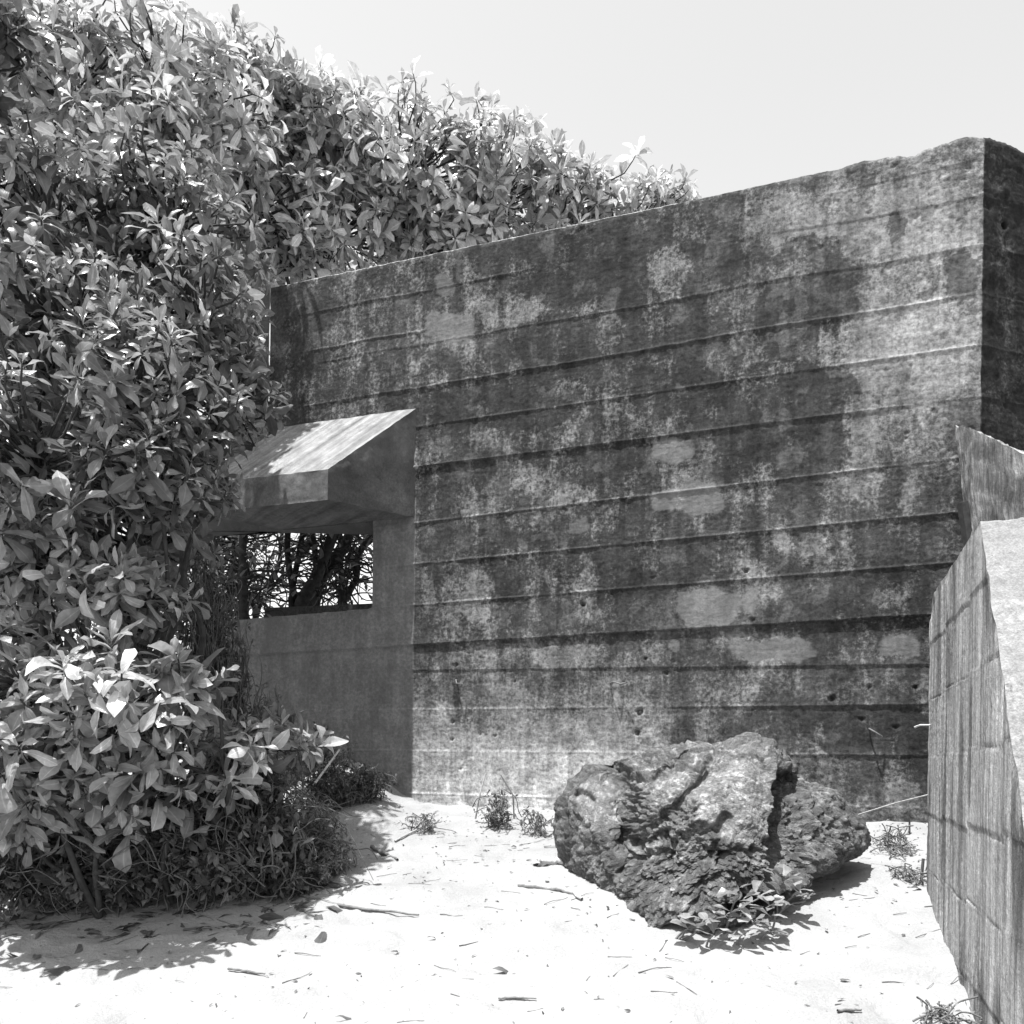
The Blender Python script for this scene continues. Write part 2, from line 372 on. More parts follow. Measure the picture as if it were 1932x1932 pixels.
# displacement
disp = np.zeros_like(Z); dirt = np.zeros_like(Z); side = (np.arange(ncol) > nF-1)[:, None]
Sf = np.minimum(SV, sR)
Pn = np.stack([SV, Z, 0*Z], -1)
wob = .010*pnoise(Pn*np.array([2.2, .3, 1])+3) + .004*pnoise(Pn*np.array([14, 1, 1]))
rowstep = (ZT - zb)/nR
offs = np.zeros_like(Z); lite = np.zeros_like(Z)
for n_, (sa, za, sb, zb_, st0, st1, fin) in enumerate(seams):
    u = (Sf - sa)/(sb - sa); zl = za + (zb_ - za)*u + wob*(.35 if n_ > 5 else 1.2)
    st = st0 + (st1 - st0)*np.clip(u, 0, 1) + .005*pnoise(Pn*np.array([1.5, .01, 1]) + 7.7*n_)
    vis = sst(-.02, .03, u) if n_ in (2, 3) else sst(1.03, .99, u) if n_ < 2 else sst(sL-sa-1.5, sL-sa-1.4, Sf-sa)
    above = sst(-.004, .004, Z - zl)
    # each step decays over the board above so offsets do not pile up
    hgt = np.clip((Z - zl)/.26, 0, 1)
    st = st*.34; offs += vis*st*above*(1 - hgt)
    dd = (Z - zl)/.007
    finn = fin*sst(-.8, .25, pnoise(Pn*np.array([2.2, .01, 1]) + 3.1*n_))*(1 + .5*pnoise(Pn*np.array([17, .01, 1]) + n_))
    offs += vis*1.2*finn*np.exp(-dd*dd); lite += vis*np.minimum(1, finn*90)*np.exp(-dd*dd)
    dirt += vis*(.16*np.exp(-((Z - zl + .02)/.013)**2)*sst(-.004, .02, st) - .0*finn)
    dirt += vis*.2*np.exp(-((Z - zl)/.008)**2)*sst(-.3, .3, pnoise(Pn*np.array([4, .01, 1])+1.9*n_))*.7
rough = .0035*fbm(Pn*22, 4, .65) + .004*fbm(Pn*4, 3) + .0008*pnoise(Pn*np.array([9, 60, 1]))
up = sst(2.2, 3.7, SV)*sst(2.2, 3.4, Z) + .5*sst(ZT-.7, ZT-.1, Z)
rough += up*(.006*np.minimum(0, fbm(Pn*14+4, 4, .6)) - .012*sst(.28, .55, fbm(Pn*7+2, 4)))
disp = offs + rough + side*(.012*fbm(Pn*5, 4))
# pour joint, tie holes and spalls
holen = .45*pnoise(Pn*38)
def hole(px_, py_, r, d, lip=0):
    global disp, dirt
    s_, z_ = S(px_, py_); rr = np.hypot((SV - s_)*1.1, Z - z_)/(r*.72) + holen
    disp -= d*np.exp(-rr**4); dirt += .5*np.exp(-rr**4)
for a_ in [(853, 1361, .022, .03), (852, 1395, .016, .03), (905, 1385, .014, .02), (934, 1388, .014, .02), (1207, 1343, .03, .035), (1203, 1382, .026, .03),
           (868, 1450, .013, .02), (1258, 1270, .02, .02), (1407, 1077, .022, .03), (1100, 1140, .02, .03), (860, 1255, .018, .03), (970, 1285, .016, .02),
           (1570, 1318, .028, .03), (1640, 1296, .02, .02), (1626, 1356, .02, .02), (1690, 1372, .02, .02), (1728, 1297, .018, .02), (1218, 1243, .014, .015),
           (1232, 1090, .014, .02), (1420, 1170, .02, .02), (1920, 400, .03, .05)]:
    hole(*a_)
sj = S(792, 640)[0]
disp += (~side)*(-.008*np.exp(-((SV - sj - .004*pnoise(Pn*9))/.012)**2)*sst(ZC-.2, ZC+.1, Z)*sst(ZT-.25, ZT-.45, Z))
disp -= (.006+.012*erode[:, None])*(.4+np.abs(fbm(Pn*8+2, 3))*2)*sst(.035, .0, ztop[:, None] - Z)**2               # worn arris
arr = np.exp(-(np.abs(SV - sR)/.018)**2); disp -= arr*(.000 + .016*np.maximum(0, fbm(Pn*14+8, 3)))
# stains, plus some hood shade and a sunlit crest line in the colour
g = tonemap(px, py)
pxw, pyw = px + 46*fbm(Pn*2.6+1, 3), py + 40*fbm(Pn*2.6+21, 3)
g = tonemap(pxw, pyw); low = sst(1335, 1440, py)
blot = fbm(Pn*np.array([2.6, 1.9, 1]), 3, .6); strk = fbm(Pn*np.array([9, 1.1, 1])+31, 3, .6); spk = fbm(Pn*26, 3, .7)
def blob(x, y, rx, ry, k_, edge=.3, rag=.35):
    global g
    r_ = np.hypot((px - x + .35*(pxw-px))/rx, (py - y + .2*(pyw-py))/ry) + 1.7*rag*fbm(Pn*6 + x*.01, 4)
    g = g*(1 + .75*k_*sst(1 + edge*.5 + .15, 1 - edge*.5 - .15, r_))
for a_ in [(1270, 850, 42, 17, .55, .12, .2), (1300, 868, 30, 8, .3), (1300, 940, 68, 22, .42, .2), (1345, 925, 40, 18, .25), (1430, 1222, 80, 30, .34, .2), (1704, 1222, 40, 26, .34, .2),
           (1510, 620, 85, 62, -.30, .15, .2), (1310, 690, 26, 130, -.36, .5, .4), (1560, 500, 40, 45, -.2), (840, 640, 42, 26, .25), (1240, 1235, 20, 20, .25),
           (1420, 1110, 50, 45, .22), (1150, 570, 12, 60, .35, .6, .5), (1330, 1130, 90, 22, .2), (1890, 300, 24, 26, .7), (1875, 310, 10, 30, .5), (1530, 730, 95, 60, -.25, .15, .2)]:
    blob(*a_)
for x_, y_, l_ in [(1166, 1300, 45), (860, 1300, 40), (1655, 1400, 50), (1430, 1260, 40), (905, 1010, 90), (1040, 960, 70), (1600, 1010, 90), (1690, 1080, 70), (1010, 1160, 80), (1240, 760, 60)]:
    blob(x_, y_+l_*.5, 7, l_, random.choice((-.3, .25, .3)), .8, .8)
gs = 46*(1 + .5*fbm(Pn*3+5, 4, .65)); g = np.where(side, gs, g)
K = TONE_K
cover = np.clip((lin(g) - lin(62))/(lin(148) - lin(62)), .22, 1.0)
hi = lin(np.maximum(130, g*1.13))*K; lo = lin(np.clip(g*.80, 62, 112))*K
cover = np.where(g > 138, np.clip(1 + (g-138)/60, 0, 1.6), cover)
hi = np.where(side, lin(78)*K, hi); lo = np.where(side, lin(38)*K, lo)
alb = (1 - .70*np.clip(dirt, 0, 1))*(1 + .45*lite)
calm = np.zeros_like(g)
wx, wy = 26*fbm(Pn*4.5+33, 4, .6) + 9*fbm(Pn*22+3, 3, .65), 24*fbm(Pn*4.5+83, 4, .6) + 9*fbm(Pn*22+43, 3, .65)
PATCH = [('s', 1060, 170, 1800, 400), ('s', 1290, 540, 1790, 830), ('s', 1390, 860, 1500, 1180), ('s', 770, 360, 900, 520), ('s', 600, 560, 700, 690), ('s', 250, 500, 460, 620), ('s', 490, 1085, 590, 1165), ('s', 140, 1355, 290, 1520),
         ('s', 330, 1040, 450, 1130), ('s', 60, 1380, 110, 1480), ('s', 400, 1590, 620, 1680), ('s', 1540, 1080, 1600, 1190), ('s', 1240, 1240, 1320, 1330), ('s', 1150, 1200, 1220, 1330),
         ('d', 150, 310, 760, 400), ('d', 480, 400, 770, 545), ('d', 370, 570, 600, 780), ('d', 80, 800, 560, 930), ('d', 860, 530, 940, 900), ('d', 1100, 480, 1300, 700), ('d', 1240, 440, 1405, 590), ('d', 1180, 735, 1430, 860), ('d', 1000, 870, 1380, 1040), ('d', 930, 340, 1060, 430), ('d', 1500, 260, 1560, 350), ('d', 1180, 320, 1380, 420),
         ('d', 300, 1240, 450, 1300), ('d', 620, 1360, 820, 1500), ('d', 830, 1240, 960, 1400), ('d', 1330, 1340, 1620, 1500), ('d', 1700, 380, 1790, 520), ('d', 1300, 1780, 1650, 1930), ('d', 1250, 1640, 1480, 1700),
         ('p', 785, 962, 905, 1024), ('p', 775, 1110, 860, 1185), ('p', 865, 1085, 1000, 1190), ('p', 1010, 1570, 1280, 1650), ('p', 1480, 1560, 1610, 1640), ('p', 850, 1420, 1060, 1535), ('p', 80, 560, 230, 650), ('p', 1060, 1400, 1110, 1490), ('p', 535, 1195, 585, 1255), ('p', 830, 1575, 875, 1625), ('p', 110, 440, 160, 520)]
for kd, x0, y0, x1, y1 in PATCH:
    xc, yc, rx, ry = 754+.61*(x0+x1)/2, 245+.61*(y0+y1)/2, .305*(x1-x0), .305*(y1-y0)
    f_ = min(1.1, min(rx, ry)/38 + .42)
    r_ = (np.abs((px + wx*f_ - xc)/rx)**2.5 + np.abs((py + wy*f_ - yc)/ry)**2.5)**(1/2.5)
    if kd == 's': cover = cover + .42*sst(1.15, .75, r_)*(~side)
    elif kd == 'd': m_ = sst(1.12, .90, r_)*(~side); cover = cover*(1 - .8*m_) - .06*m_; lo = lo*(1 - .10*m_)
    else:
        m_ = sst(1.05, .95, r_)*(~side); v_ = lin(np.clip(g*1.28, 104, 124))*K
        hi = hi*(1-m_) + v_*m_; lo = lo*(1-m_) + v_*m_; calm = np.maximum(calm, .75*m_)
shel = (~side) & (SV < S(784, 900)[0]) & (Z < ZC + .02)          # smooth sheltered concrete round the opening; hood shade partly put into its tone
gshade = .15*(1 + .2*blot); hi = np.where(shel, gshade*1.2, hi); lo = np.where(shel, gshade*.85, lo); cover = np.where(shel, .5, cover)
litcrest = (~side) & (Z > ztop[:, None]-.006) & (SV < 2.0); hi = np.where(litcrest, .3, hi); cover = np.where(litcrest, 1, cover)  # thin sunlit edge along the left crest, painted as a pale tone
Pw = Pw + nrm[:, None]*disp[..., None]
Pw[..., 2] += .0
# roof rows
back = np.array([.012, .04, .1, .25, .6, 1.1, 1.75])
top = []
for q_ in back:
    t_ = Pw[:, -1].copy() - NRM*q_; t_[:, 2] = ztop + .004 + .010*fbm(np.stack([sval*4, 0*sval+q_*5, 0*sval], -1), 3) * (q_ > .03)
    top.append(t_)
G = np.concatenate([Pw, np.stack(top, 1)], 1); nV = G.shape[1]
rf = np.repeat(np.where(sval < 2.0, .30, .12)[:, None], len(back), 1)  # left part of the roof paler, to carry the painted sunlit crest
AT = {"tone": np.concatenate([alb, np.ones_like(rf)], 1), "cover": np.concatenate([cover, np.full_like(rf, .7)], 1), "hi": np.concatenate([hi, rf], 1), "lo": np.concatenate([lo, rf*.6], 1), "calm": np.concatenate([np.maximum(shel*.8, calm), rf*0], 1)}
# faces kept
fa = grid_faces(ncol, nV)
col_i = fa[:, 0]//nV; row_i = fa[:, 0] % nV; rr = np.minimum(row_i, nR-1)
sf = sval[col_i]; zf = Z[col_i, rr]
oR = S(702, 1060)[0]; oL = s0 - 1
zsa, zsb = S(430, 1172)[1], S(700, 1149)[1]; s_a, s_b = S(430, 1172)[0], S(700, 1149)[0]
sill = zsa + (zsb - zsa)*(sf - s_a)/(s_b - s_a)
jag = .008*pnoise(np.stack([zf*9, 0*zf, 0*zf], -1))
opening = (sf > oL) & (sf < oR + jag) & (zf > sill) & (zf < ZC)
keep = ~opening & ~((sf < sL) & (zf > ZC))
fr = fa[keep & (col_i < nF-1)]; sd = fa[keep & (col_i >= nF-1)]
def sub(fc):
    u, inv = np.unique(fc, return_inverse=True); return u, inv.reshape(fc.shape)
GG = G.reshape(-1, 3)
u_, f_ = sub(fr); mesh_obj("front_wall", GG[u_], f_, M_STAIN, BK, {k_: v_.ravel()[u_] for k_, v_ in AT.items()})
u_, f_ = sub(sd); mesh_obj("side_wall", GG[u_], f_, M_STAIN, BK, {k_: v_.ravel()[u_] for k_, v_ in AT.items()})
# core behind the skins, wall under the opening, mass above it
V, Fc = [], []
prism([(oR+.004, .03), (sR-.06, .03), (sR+2.2, 1.95), (sR+2.2, 2.3), (oR+.004, 1.72)], .3, ZT-.05, V, Fc, W)
bm_obj("wall_core", V, Fc, M_WALL, BK, attr={"tone": .22})
V, Fc = [], []
prism([(s0+.02, .03), (oR+.02, .03), (oR+.02, .34), (s0+.02, .34)], .3, (zsa+zsb)/2-.012, V, Fc, W)
bm_obj("breast_wall", V, Fc, M_WALL, BK, attr={"tone": .26})
def sq(x, y, Y): p = at(x, y, Y); return float(np.dot(p-A0, D)), float(-np.dot(p-A0, NRM))
bR, bLk = sq(705, 1018, 7.05), sq(395, 995, 6.95)
V, Fc = [], []
prism([(sL+.01, .03), (oR+.02, .03), (oR+.02, max(bR[1], .6)), (sL-.15, bR[1]*.75)], ZC, ZT-.05, V, Fc, W)
bm_obj("roof_slab", V, Fc, M_WALL, BK, attr={"tone": .20})
V, Fc = [], []
prism([(s0+.05, .95), (oR+.01, 1.05), (oR+.01, 1.25), (s0+.05, 1.15)], .3, at(600, 1120, 7.3)[2], V, Fc, W)
bm_obj("rear_parapet", V, Fc, M_WALL, BK, attr={"tone": .10})
# left return of the upper wall
n1_, n2_ = 60, 60
uu, vv = np.meshgrid(np.linspace(0, 1, n1_), np.linspace(0, 1, n2_), indexing='ij')
cor = W(sL, 0, 0); rd = np.array([-.50, .866, 0]); rn = np.array([-.866, -.5, 0])
RP = cor + rd*(uu*1.6)[..., None] + np.array([0, 0, 1.])*(ZC + vv*(ZT - ZC))[..., None]
RP = RP + rn*(.012*fbm(RP*6, 3) + .05*((uu > .05) & (uu < .12)))[..., None]
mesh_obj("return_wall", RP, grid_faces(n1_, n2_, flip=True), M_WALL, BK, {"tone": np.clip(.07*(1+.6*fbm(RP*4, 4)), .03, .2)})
# hood over the opening
hA = W(_A[0]-.01, 0, _A[1])                                    # where the sloping top meets the wall, right end
sp = np.array([SUN_AZ[0], SUN_AZ[1], 0.]); sp /= np.linalg.norm(sp)
r_ = ray(619, 885); sdist = (r_[0]*hA[1] - hA[0])/(sp[0] - r_[0]*sp[1])
hC = hA + sp*sdist; hC[2] = EYE + r_[2]*hC[1]
hB = hC.copy(); hB[2] = at(612, 943, hC[1])[2]; ZU = hB[2]
Lh = S(410, 900)[0] - S(619, 900)[0]
def hoodpt(c, l, dz=0): return c + D*l + np.array([0, 0, dz])
nl, nm = 130, 60
HL = Lh*1.12
V, Fc, TT = [], [], []
def patch(a, b, c, d, nu, nv, tone, bumpn, amp):              # bilinear patch a-b (u), a-d (v)
    u, v = np.meshgrid(np.linspace(0, 1, nu), np.linspace(0, 1, nv), indexing='ij'); u = u[..., None]; v = v[..., None]
    P = a*(1-u)*(1-v) + b*u*(1-v) + c*u*v + d*(1-u)*v
    e = (np.minimum(np.minimum(u, 1-u), np.minimum(v, 1-v)) > 0)*1.
    P = P + bumpn*(amp*fbm(P*7, 4)[..., None])*e + .004*np.stack([pnoise(P*14), pnoise(P*14+5), pnoise(P*14+9)], -1)
    off = sum(len(x) for x in V); V.append(P.reshape(-1, 3)); Fc.append(grid_faces(nu, nv, off)); TT.append(tone(P).ravel())
hA2, hC2, hB2 = hoodpt(hA, HL), hoodpt(hC, HL), hoodpt(hB, HL)
wB, wB2 = hA.copy(), hA2.copy(); wB[2] = ZU; wB2[2] = ZU
al = lambda P: (P - hA) @ D; dn = lambda P: (P - hA) @ np.array([-sp[0], -sp[1], 1.0])
def hcoord(P):
    t_ = ((P - hA) @ NRM)/((hC - hA) @ NRM); l_ = al(P) - t_*al(hC)
    return np.stack([l_*15, t_*.8, 0*t_], -1)
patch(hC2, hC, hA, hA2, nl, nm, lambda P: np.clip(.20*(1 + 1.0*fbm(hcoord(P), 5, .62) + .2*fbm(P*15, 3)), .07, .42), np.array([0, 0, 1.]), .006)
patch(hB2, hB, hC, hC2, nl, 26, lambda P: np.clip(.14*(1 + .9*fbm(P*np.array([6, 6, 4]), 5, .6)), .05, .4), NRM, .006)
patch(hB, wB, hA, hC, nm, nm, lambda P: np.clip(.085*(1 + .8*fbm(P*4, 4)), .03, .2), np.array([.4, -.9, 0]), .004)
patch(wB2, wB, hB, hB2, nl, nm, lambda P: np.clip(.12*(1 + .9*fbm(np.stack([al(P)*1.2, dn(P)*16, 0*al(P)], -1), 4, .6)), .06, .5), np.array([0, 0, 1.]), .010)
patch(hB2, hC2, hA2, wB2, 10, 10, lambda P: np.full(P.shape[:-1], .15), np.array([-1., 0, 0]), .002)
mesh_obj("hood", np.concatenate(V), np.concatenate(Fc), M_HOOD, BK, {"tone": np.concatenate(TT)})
V, Fc = [], []
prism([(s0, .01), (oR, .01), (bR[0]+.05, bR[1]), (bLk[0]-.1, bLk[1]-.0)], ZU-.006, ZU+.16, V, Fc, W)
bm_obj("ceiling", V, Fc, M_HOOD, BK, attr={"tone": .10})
# iron stubs left in the concrete
for i, pts in enumerate([[(1152, 1290), (1160, 1287), (1172, 1291), (1186, 1289)], [(862, 1283), (868, 1291), (876, 1290)], [(1640, 1375), (1652, 1383), (1664, 1390)]]):
    ln = [W(*((S(*p)[0]), -.02 - .035*(j % 2 == 1) - (.01*(j > 0)), S(*p)[1])) for j, p in enumerate(pts)]
    ln = [W(S(*pts[0])[0], .02, S(*pts[0])[1])] + ln
    tubes("iron_stub", [(ln, [.006, .005])], M_IRON, BK, 6, .14)

# ------------------------------------------------------------------ buttress on the right
FD = np.array([.362, 1, 0]); FD /= np.linalg.norm(FD); FN = np.array([-FD[1], FD[0], 0]); FR = -FN
_pb = EYEP + ray(1753, 1690)*4.04; B0 = _pb.copy(); B0[2] = 0
def Bp(x, y): p = onplane(x, y, B0, FN); return float(-np.dot(p - B0, FD)), float(p[2])     # a towards the camera, z
aN, zN = Bp(1850, 985); aM, zM = Bp(1932, 1560); aF, zF = Bp(1755, 1132)
slope = (zN - zM)/(aM - aN); aE = aN + (zN - .0)/slope
prof_a = np.concatenate([np.full(150, aF), np.linspace(aF, aN, 140)[1:], np.linspace(aN, aE, 220)[1:]])
prof_z = np.concatenate([np.linspace(.1, zF, 150), np.linspace(zF, zN, 140)[1:], np.linspace(zN, 0, 220)[1:]])
def Bw(a, b, z): return B0 - FD*np.asarray(a)[..., None] + FR*np.asarray(b)[..., None] + np.array([0, 0, 1.])*np.asarray(z)[..., None]
def vnoise(P, f, o=3): return np.stack([fbm(P*f, o), fbm(P*f+31, o), fbm(P*f+67, o)], -1)
na, nz = 400, 420
ga = np.linspace(aF, aE-.02, na); ztp = np.where(ga < aN, np.interp(ga, [aF, aN], [zF, zN]), zN - (ga - aN)*slope)
ztp = ztp - .10*np.exp(-((ga-aF)/.10)**2)
Za = np.minimum(.1, ztp-.05)[:, None]*0 + np.linspace(0, 1, nz)[None]*ztp[:, None]
Aa = np.repeat(ga[:, None], nz, 1)
bi = np.floor(Aa/.105 + .8*pnoise(np.stack([Aa[:, :1]*2+0*Aa, 0*Aa, 0*Aa], -1))).astype(int); hsh = lambda k_: ((k_*2654435761) % 1000)/1000.
bo = hsh(bi*7+3); panel = np.floor((Aa-aF)/.62+.15).astype(int); zs = (Za + .10*(hsh(panel*13+5)-.5)*2)/.275 + .42; zi = np.floor(zs).astype(int); zfr = zs - zi
off_ = .004*(bo-.5) + .005*(hsh(zi*31 + panel*17)-.5)
Pq = np.stack([Aa, Za, 0*Aa], -1)
off_ += .0014*fbm(Pq*np.array([45, 3, 1]), 4) + .003*fbm(Pq*5, 3) + .002*fbm(Pq*40, 3)
edge = np.minimum(zfr, 1-zfr)*.275
off_ -= .005*np.exp(-(edge/.006)**2)*sst(-.05, .3, pnoise(Pq*np.array([3, 1, 1])+np.stack([0*zi, zi*1.0, 0*zi], -1)))
ef = sst(0, .05, ztp[:, None]-Za)*sst(0, .04, Aa - aF)
PL = Bw(Aa, -off_*ef, Za); PL = PL + .012*vnoise(PL, 6)*(1-ef)[..., None]
tl = np.clip(.285*(1 + 1.0*fbm(Pq*np.array([34, 1.3, 1])+3, 5, .7) + .35*fbm(Pq*np.array([4, 2, 1])+9, 4) + .25*(bo-.5))*(1 - .35*np.exp(-((edge-.004)/.009)**2)*sst(-.2, .2, pnoise(Pq*np.array([5, 2, 1])))), .06, .62)
dk = sst(.06, .30, fbm(Pq*np.array([7, 1.2, 1])+40, 4)); tl *= 1 - .6*dk
bx = Aa/.105 + .8*pnoise(np.stack([Aa[:, :1]*2+0*Aa, 0*Aa, 0*Aa], -1)); bfr = np.minimum(bx - np.floor(bx), 1 - bx + np.floor(bx))*.105
tl *= 1 - .5*np.exp(-(bfr/.004)**2)*sst(-.1, .3, pnoise(Pq*np.array([9, 1.5, 1]) + 5))
tl *= 1 + .5*sst(.2, .5, fbm(Pq*np.array([12, 2.5, 1])+77, 4)) - .35*sst(.03, .0, zfr-.0)*0
BT = empty("concrete_buttress", (0, 0, 0), "pale board-marked concrete buttress with a sunlit sloping end at the right edge", "concrete buttress")
mesh_obj("board_marked_face", PL, grid_faces(na, nz, flip=True), M_BLOCK, BT, {"tone": tl})
nb = 110; gb = np.concatenate([np.linspace(0, .5, 80), np.linspace(.5, 1.5, nb-80+1)[1:]])
PA, PB_ = np.meshgrid(np.arange(len(prof_a)), gb, indexing='ij')
pz = prof_z - .10*np.exp(-((prof_a-aF)/.10)**2)
PS = Bw(prof_a[PA], PB_, pz[PA]); PS0 = PS + .012*vnoise(PS, 6)
inn = sst(0, .05, PB_)
PS0 = PS0 + (inn*(.010*fbm(PS*9, 4, .6) + .004*fbm(PS*30, 3, .6)))[..., None]*np.array([-.3, -.8, .5])
ts = np.clip(.21*(1 + .25*fbm(PS*np.array([5, 5, 9]), 5, .6) + .3*fbm(PS*35, 3, .7)), .10, .5)
mesh_obj("rough_coping", PS0, grid_faces(len(prof_a), len(gb)), M_SLOPE, BT, {"tone": ts})

# leaning slab behind it
q8 = [at(1829, 806, 4.55), at(2080, 930, 5.0), at(2110, 1500, 5.0), at(1893, 1500, 4.5), at(1803, 803, 4.80), at(2055, 900, 5.25), at(2085, 1500, 5.25), at(1868, 1500, 4.76)]
V, Fc, TT = [], [], []
def patch2(a, b, c, d, nu, nv, tone, vertical=True):
    u, v = np.meshgrid(np.linspace(0, 1, nu), np.linspace(0, 1, nv), indexing='ij'); u = u[..., None]; v = v[..., None]
    P = a*(1-u)*(1-v) + b*u*(1-v) + c*u*v + d*(1-u)*v
    u_ = (u*np.linalg.norm(b-a))[..., 0]; v_ = (v*np.linalg.norm(d-a))[..., 0]
    st_ = fbm(np.stack([u_*26, v_*2.5, 0*u_], -1), 4, .65)
    nn = np.cross(b-a, d-a); nn /= np.linalg.norm(nn)
    e = np.clip(np.minimum(np.minimum(u, 1-u), np.minimum(v, 1-v))*12, 0, 1)
    P = P + nn*(.022*st_)[..., None]*e + .016*vnoise(P, 7)
    off = sum(len(x) for x in V); V.append(P.reshape(-1, 3)); Fc.append(grid_faces(nu, nv, off))
    TT.append(np.clip(tone*(1 + 1.3*st_ + .7*fbm(P*5, 4)), .05, .6).ravel())
patch2(q8[0], q8[1], q8[2], q8[3], 130, 150, .15); patch2(q8[4], q8[0], q8[3], q8[7], 40, 150, .23); patch2(q8[4], q8[5], q8[1], q8[0], 130, 30, .25)
patch2(q8[5], q8[4], q8[7], q8[6], 30, 30, .25); patch2(q8[1], q8[5], q8[6], q8[2], 20, 30, .25)
tag(mesh_obj("leaning_slab", np.concatenate(V), np.concatenate(Fc), M_BLOCK, None, {"tone": np.concatenate(TT)}), "rough leaning concrete slab between the buttress and the dark side of the bunker", "concrete slab")
V, Fc = [], []
p4 = [at(1814, 948, 4.72), at(1828, 945, 4.68), at(1858, 1120, 4.68), at(1842, 1120, 4.72)]
for dy in (0, .05):
    for p in p4: V.append(p + np.array([0, dy, 0]))
Fc = [(0, 1, 2, 3), (7, 6, 5, 4), (0, 4, 5, 1), (1, 5, 6, 2), (2, 6, 7, 3), (3, 7, 4, 0)]
tag(bm_obj("iron_strip", V, Fc, M_IRON, None, attr={"tone": .05}), "dark narrow iron strip standing against the left edge of the leaning slab", "iron strip")

# ------------------------------------------------------------------ boulder
OUT = [(1040, 1570, 4.85), (1050, 1510, 4.85), (1075, 1465, 4.8), (1110, 1432, 4.75), (1158, 1436, 4.7), (1166, 1424, 4.6), (1215, 1405, 4.6), (1300, 1397, 4.55), (1365, 1392, 4.5), (1395, 1374, 4.5), (1418, 1366, 4.5),
       (1452, 1384, 4.5), (1500, 1432, 4.5), (1532, 1462, 4.5), (1570, 1477, 4.5), (1600, 1512, 4.5), (1632, 1556, 4.5), (1626, 1590, 4.45), (1590, 1612, 4.4), (1520, 1645, 4.25), (1470, 1682, 4.1), (1430, 1712, 4.0), (1385, 1738, 3.92),
       (1340, 1748, 3.9), (1285, 1752, 3.88), (1272, 1722, 3.95), (1240, 1722, 3.95), (1205, 1740, 3.95), (1198, 1715, 4.05), (1168, 1692, 4.15), (1174, 1672, 4.25), (1130, 1668, 4.45), (1095, 1650, 4.6), (1058, 1622, 4.8)]
ol = np.array([at(*o) for o in OUT]); cB = at(1335, 1565, 4.32)
nth, nph = 800, 340
lp = np.concatenate([ol, ol[:1]]); seg = np.concatenate([[0], np.cumsum(np.linalg.norm(np.diff(lp, axis=0), axis=1))])
th = np.linspace(0, seg[-1], nth+1)[:-1]
OL = np.stack([np.interp(th, seg, lp[:, i]) for i in range(3)], -1)
hr = np.linspace(0, 1, 260); hb = np.linspace(1, 0, nph-260+1)[1:]; rad = np.concatenate([hr, hb]); rad[0] = rad[-1] = .002
cp = rad**(1/.62); sp_ = np.sqrt(1 - cp*cp); sp_[:260] *= -1; ph = np.arcsin(np.clip(sp_, -1, 1))
dep = np.where(sp_ < 0, sp_*.42, sp_*.52)
ker = np.exp(-(np.arange(-160, 161)/70.)**2); ker /= ker.sum()
OS = np.stack([np.convolve(np.concatenate([OL[-160:, i], OL[:, i], OL[:160, i]]), ker, 'valid') for i in range(3)], -1)
mixr = (rad**5)[None, :, None]
BP = cB + (OL[:, None]*mixr + OS[:, None]*(1-mixr) - cB)*rad[None, :, None] + np.array([.0, 1., .04])*dep[None, :, None]
bx_, by_ = project(BP)
front = (ph < .1)[None]*1.0
radial = BP - cB; radial /= np.linalg.norm(radial, axis=-1)[..., None] + 1e-9
fz = sst(.02, .25, np.cos(ph))[None]                          # fade to 0 at the outline pole rows
def line_d(x0, y0, x1, y1):                                   # signed px distance from a segment, and position along it
    vx, vy = x1-x0, y1-y0; L = math.hypot(vx, vy); t = ((bx_-x0)*vx + (by_-y0)*vy)/L/L
    return ((bx_-x0)*vy - (by_-y0)*vx)/L, t
rag_x = 10*fbm(BP*9, 4)
dz_ = np.zeros(BP.shape[:2])
def cleft(x0, y0, x1, y1, wd, depth, sharp=0):
    global dz_
    d_, t_ = line_d(x0, y0, x1, y1); d_ = d_ + rag_x
    k_ = sst(-.12, .08, t_)*sst(1.12, .92, t_)
    prof = np.exp(-(d_/wd)**2) if not sharp else sst(-2, 3, d_)*np.exp(-np.maximum(d_, 0)/wd)
    dz_ = dz_ + depth*k_*prof*front
cleft(1468, 1450, 1448, 1640, 62, .26, 1)                     # the deep cleft right of the smooth face (opens to the right)
cleft(1500, 1450, 1520, 1490, 14, .08)
cleft(1350, 1440, 1235, 1560, 14, .07); cleft(1160, 1425, 1195, 1590, 26, .15); cleft(1395, 1690, 1397, 1712, 20, .2); cleft(1440, 1688, 1441, 1706, 14, .18); cleft(1320, 1405, 1230, 1460, 9, .05)
cleft(1375, 1530, 1350, 1560, 10, .06); cleft(1365, 1590, 1360, 1620, 9, .07); cleft(1205, 1585, 1270, 1560, 8, .05)
cleft(1090, 1488, 1125, 1500, 7, .05); cleft(1200, 1560, 1180, 1640, 12, .06)
smooth_ = sst(1.15, .8, np.hypot((bx_-1395)/70, (by_-1500)/85) + .3*fbm(BP*5, 3)) + sst(1.15, .8, np.hypot((bx_-1130)/40, (by_-1500)/55)) + .8*sst(1.15, .7, np.hypot((bx_-1280)/75, (by_-1475)/40))
smooth_ = np.clip(smooth_, 0, 1)*front
v1, r1 = voro(BP*8 + .5*vnoise(BP, 6)); v2, r2 = voro(BP*32)
low_ = fbm(BP*2.4+4, 3)
v3, r3_ = voro(BP*15 + .5*vnoise(BP, 9)); pit = sst(.12, .42, fbm(BP*6+40, 4, .6))
dsp = .09*low_ + (1-.85*smooth_)*(.075*(.55-v1) + .030*(.5-v3) + .036*(.5-v2) + .04*fbm(BP*12, 4, .65) + .030*(.35-np.abs(fbm(BP*22+5, 3, .6))) - .05*pit) + .010*fbm(BP*30, 4)
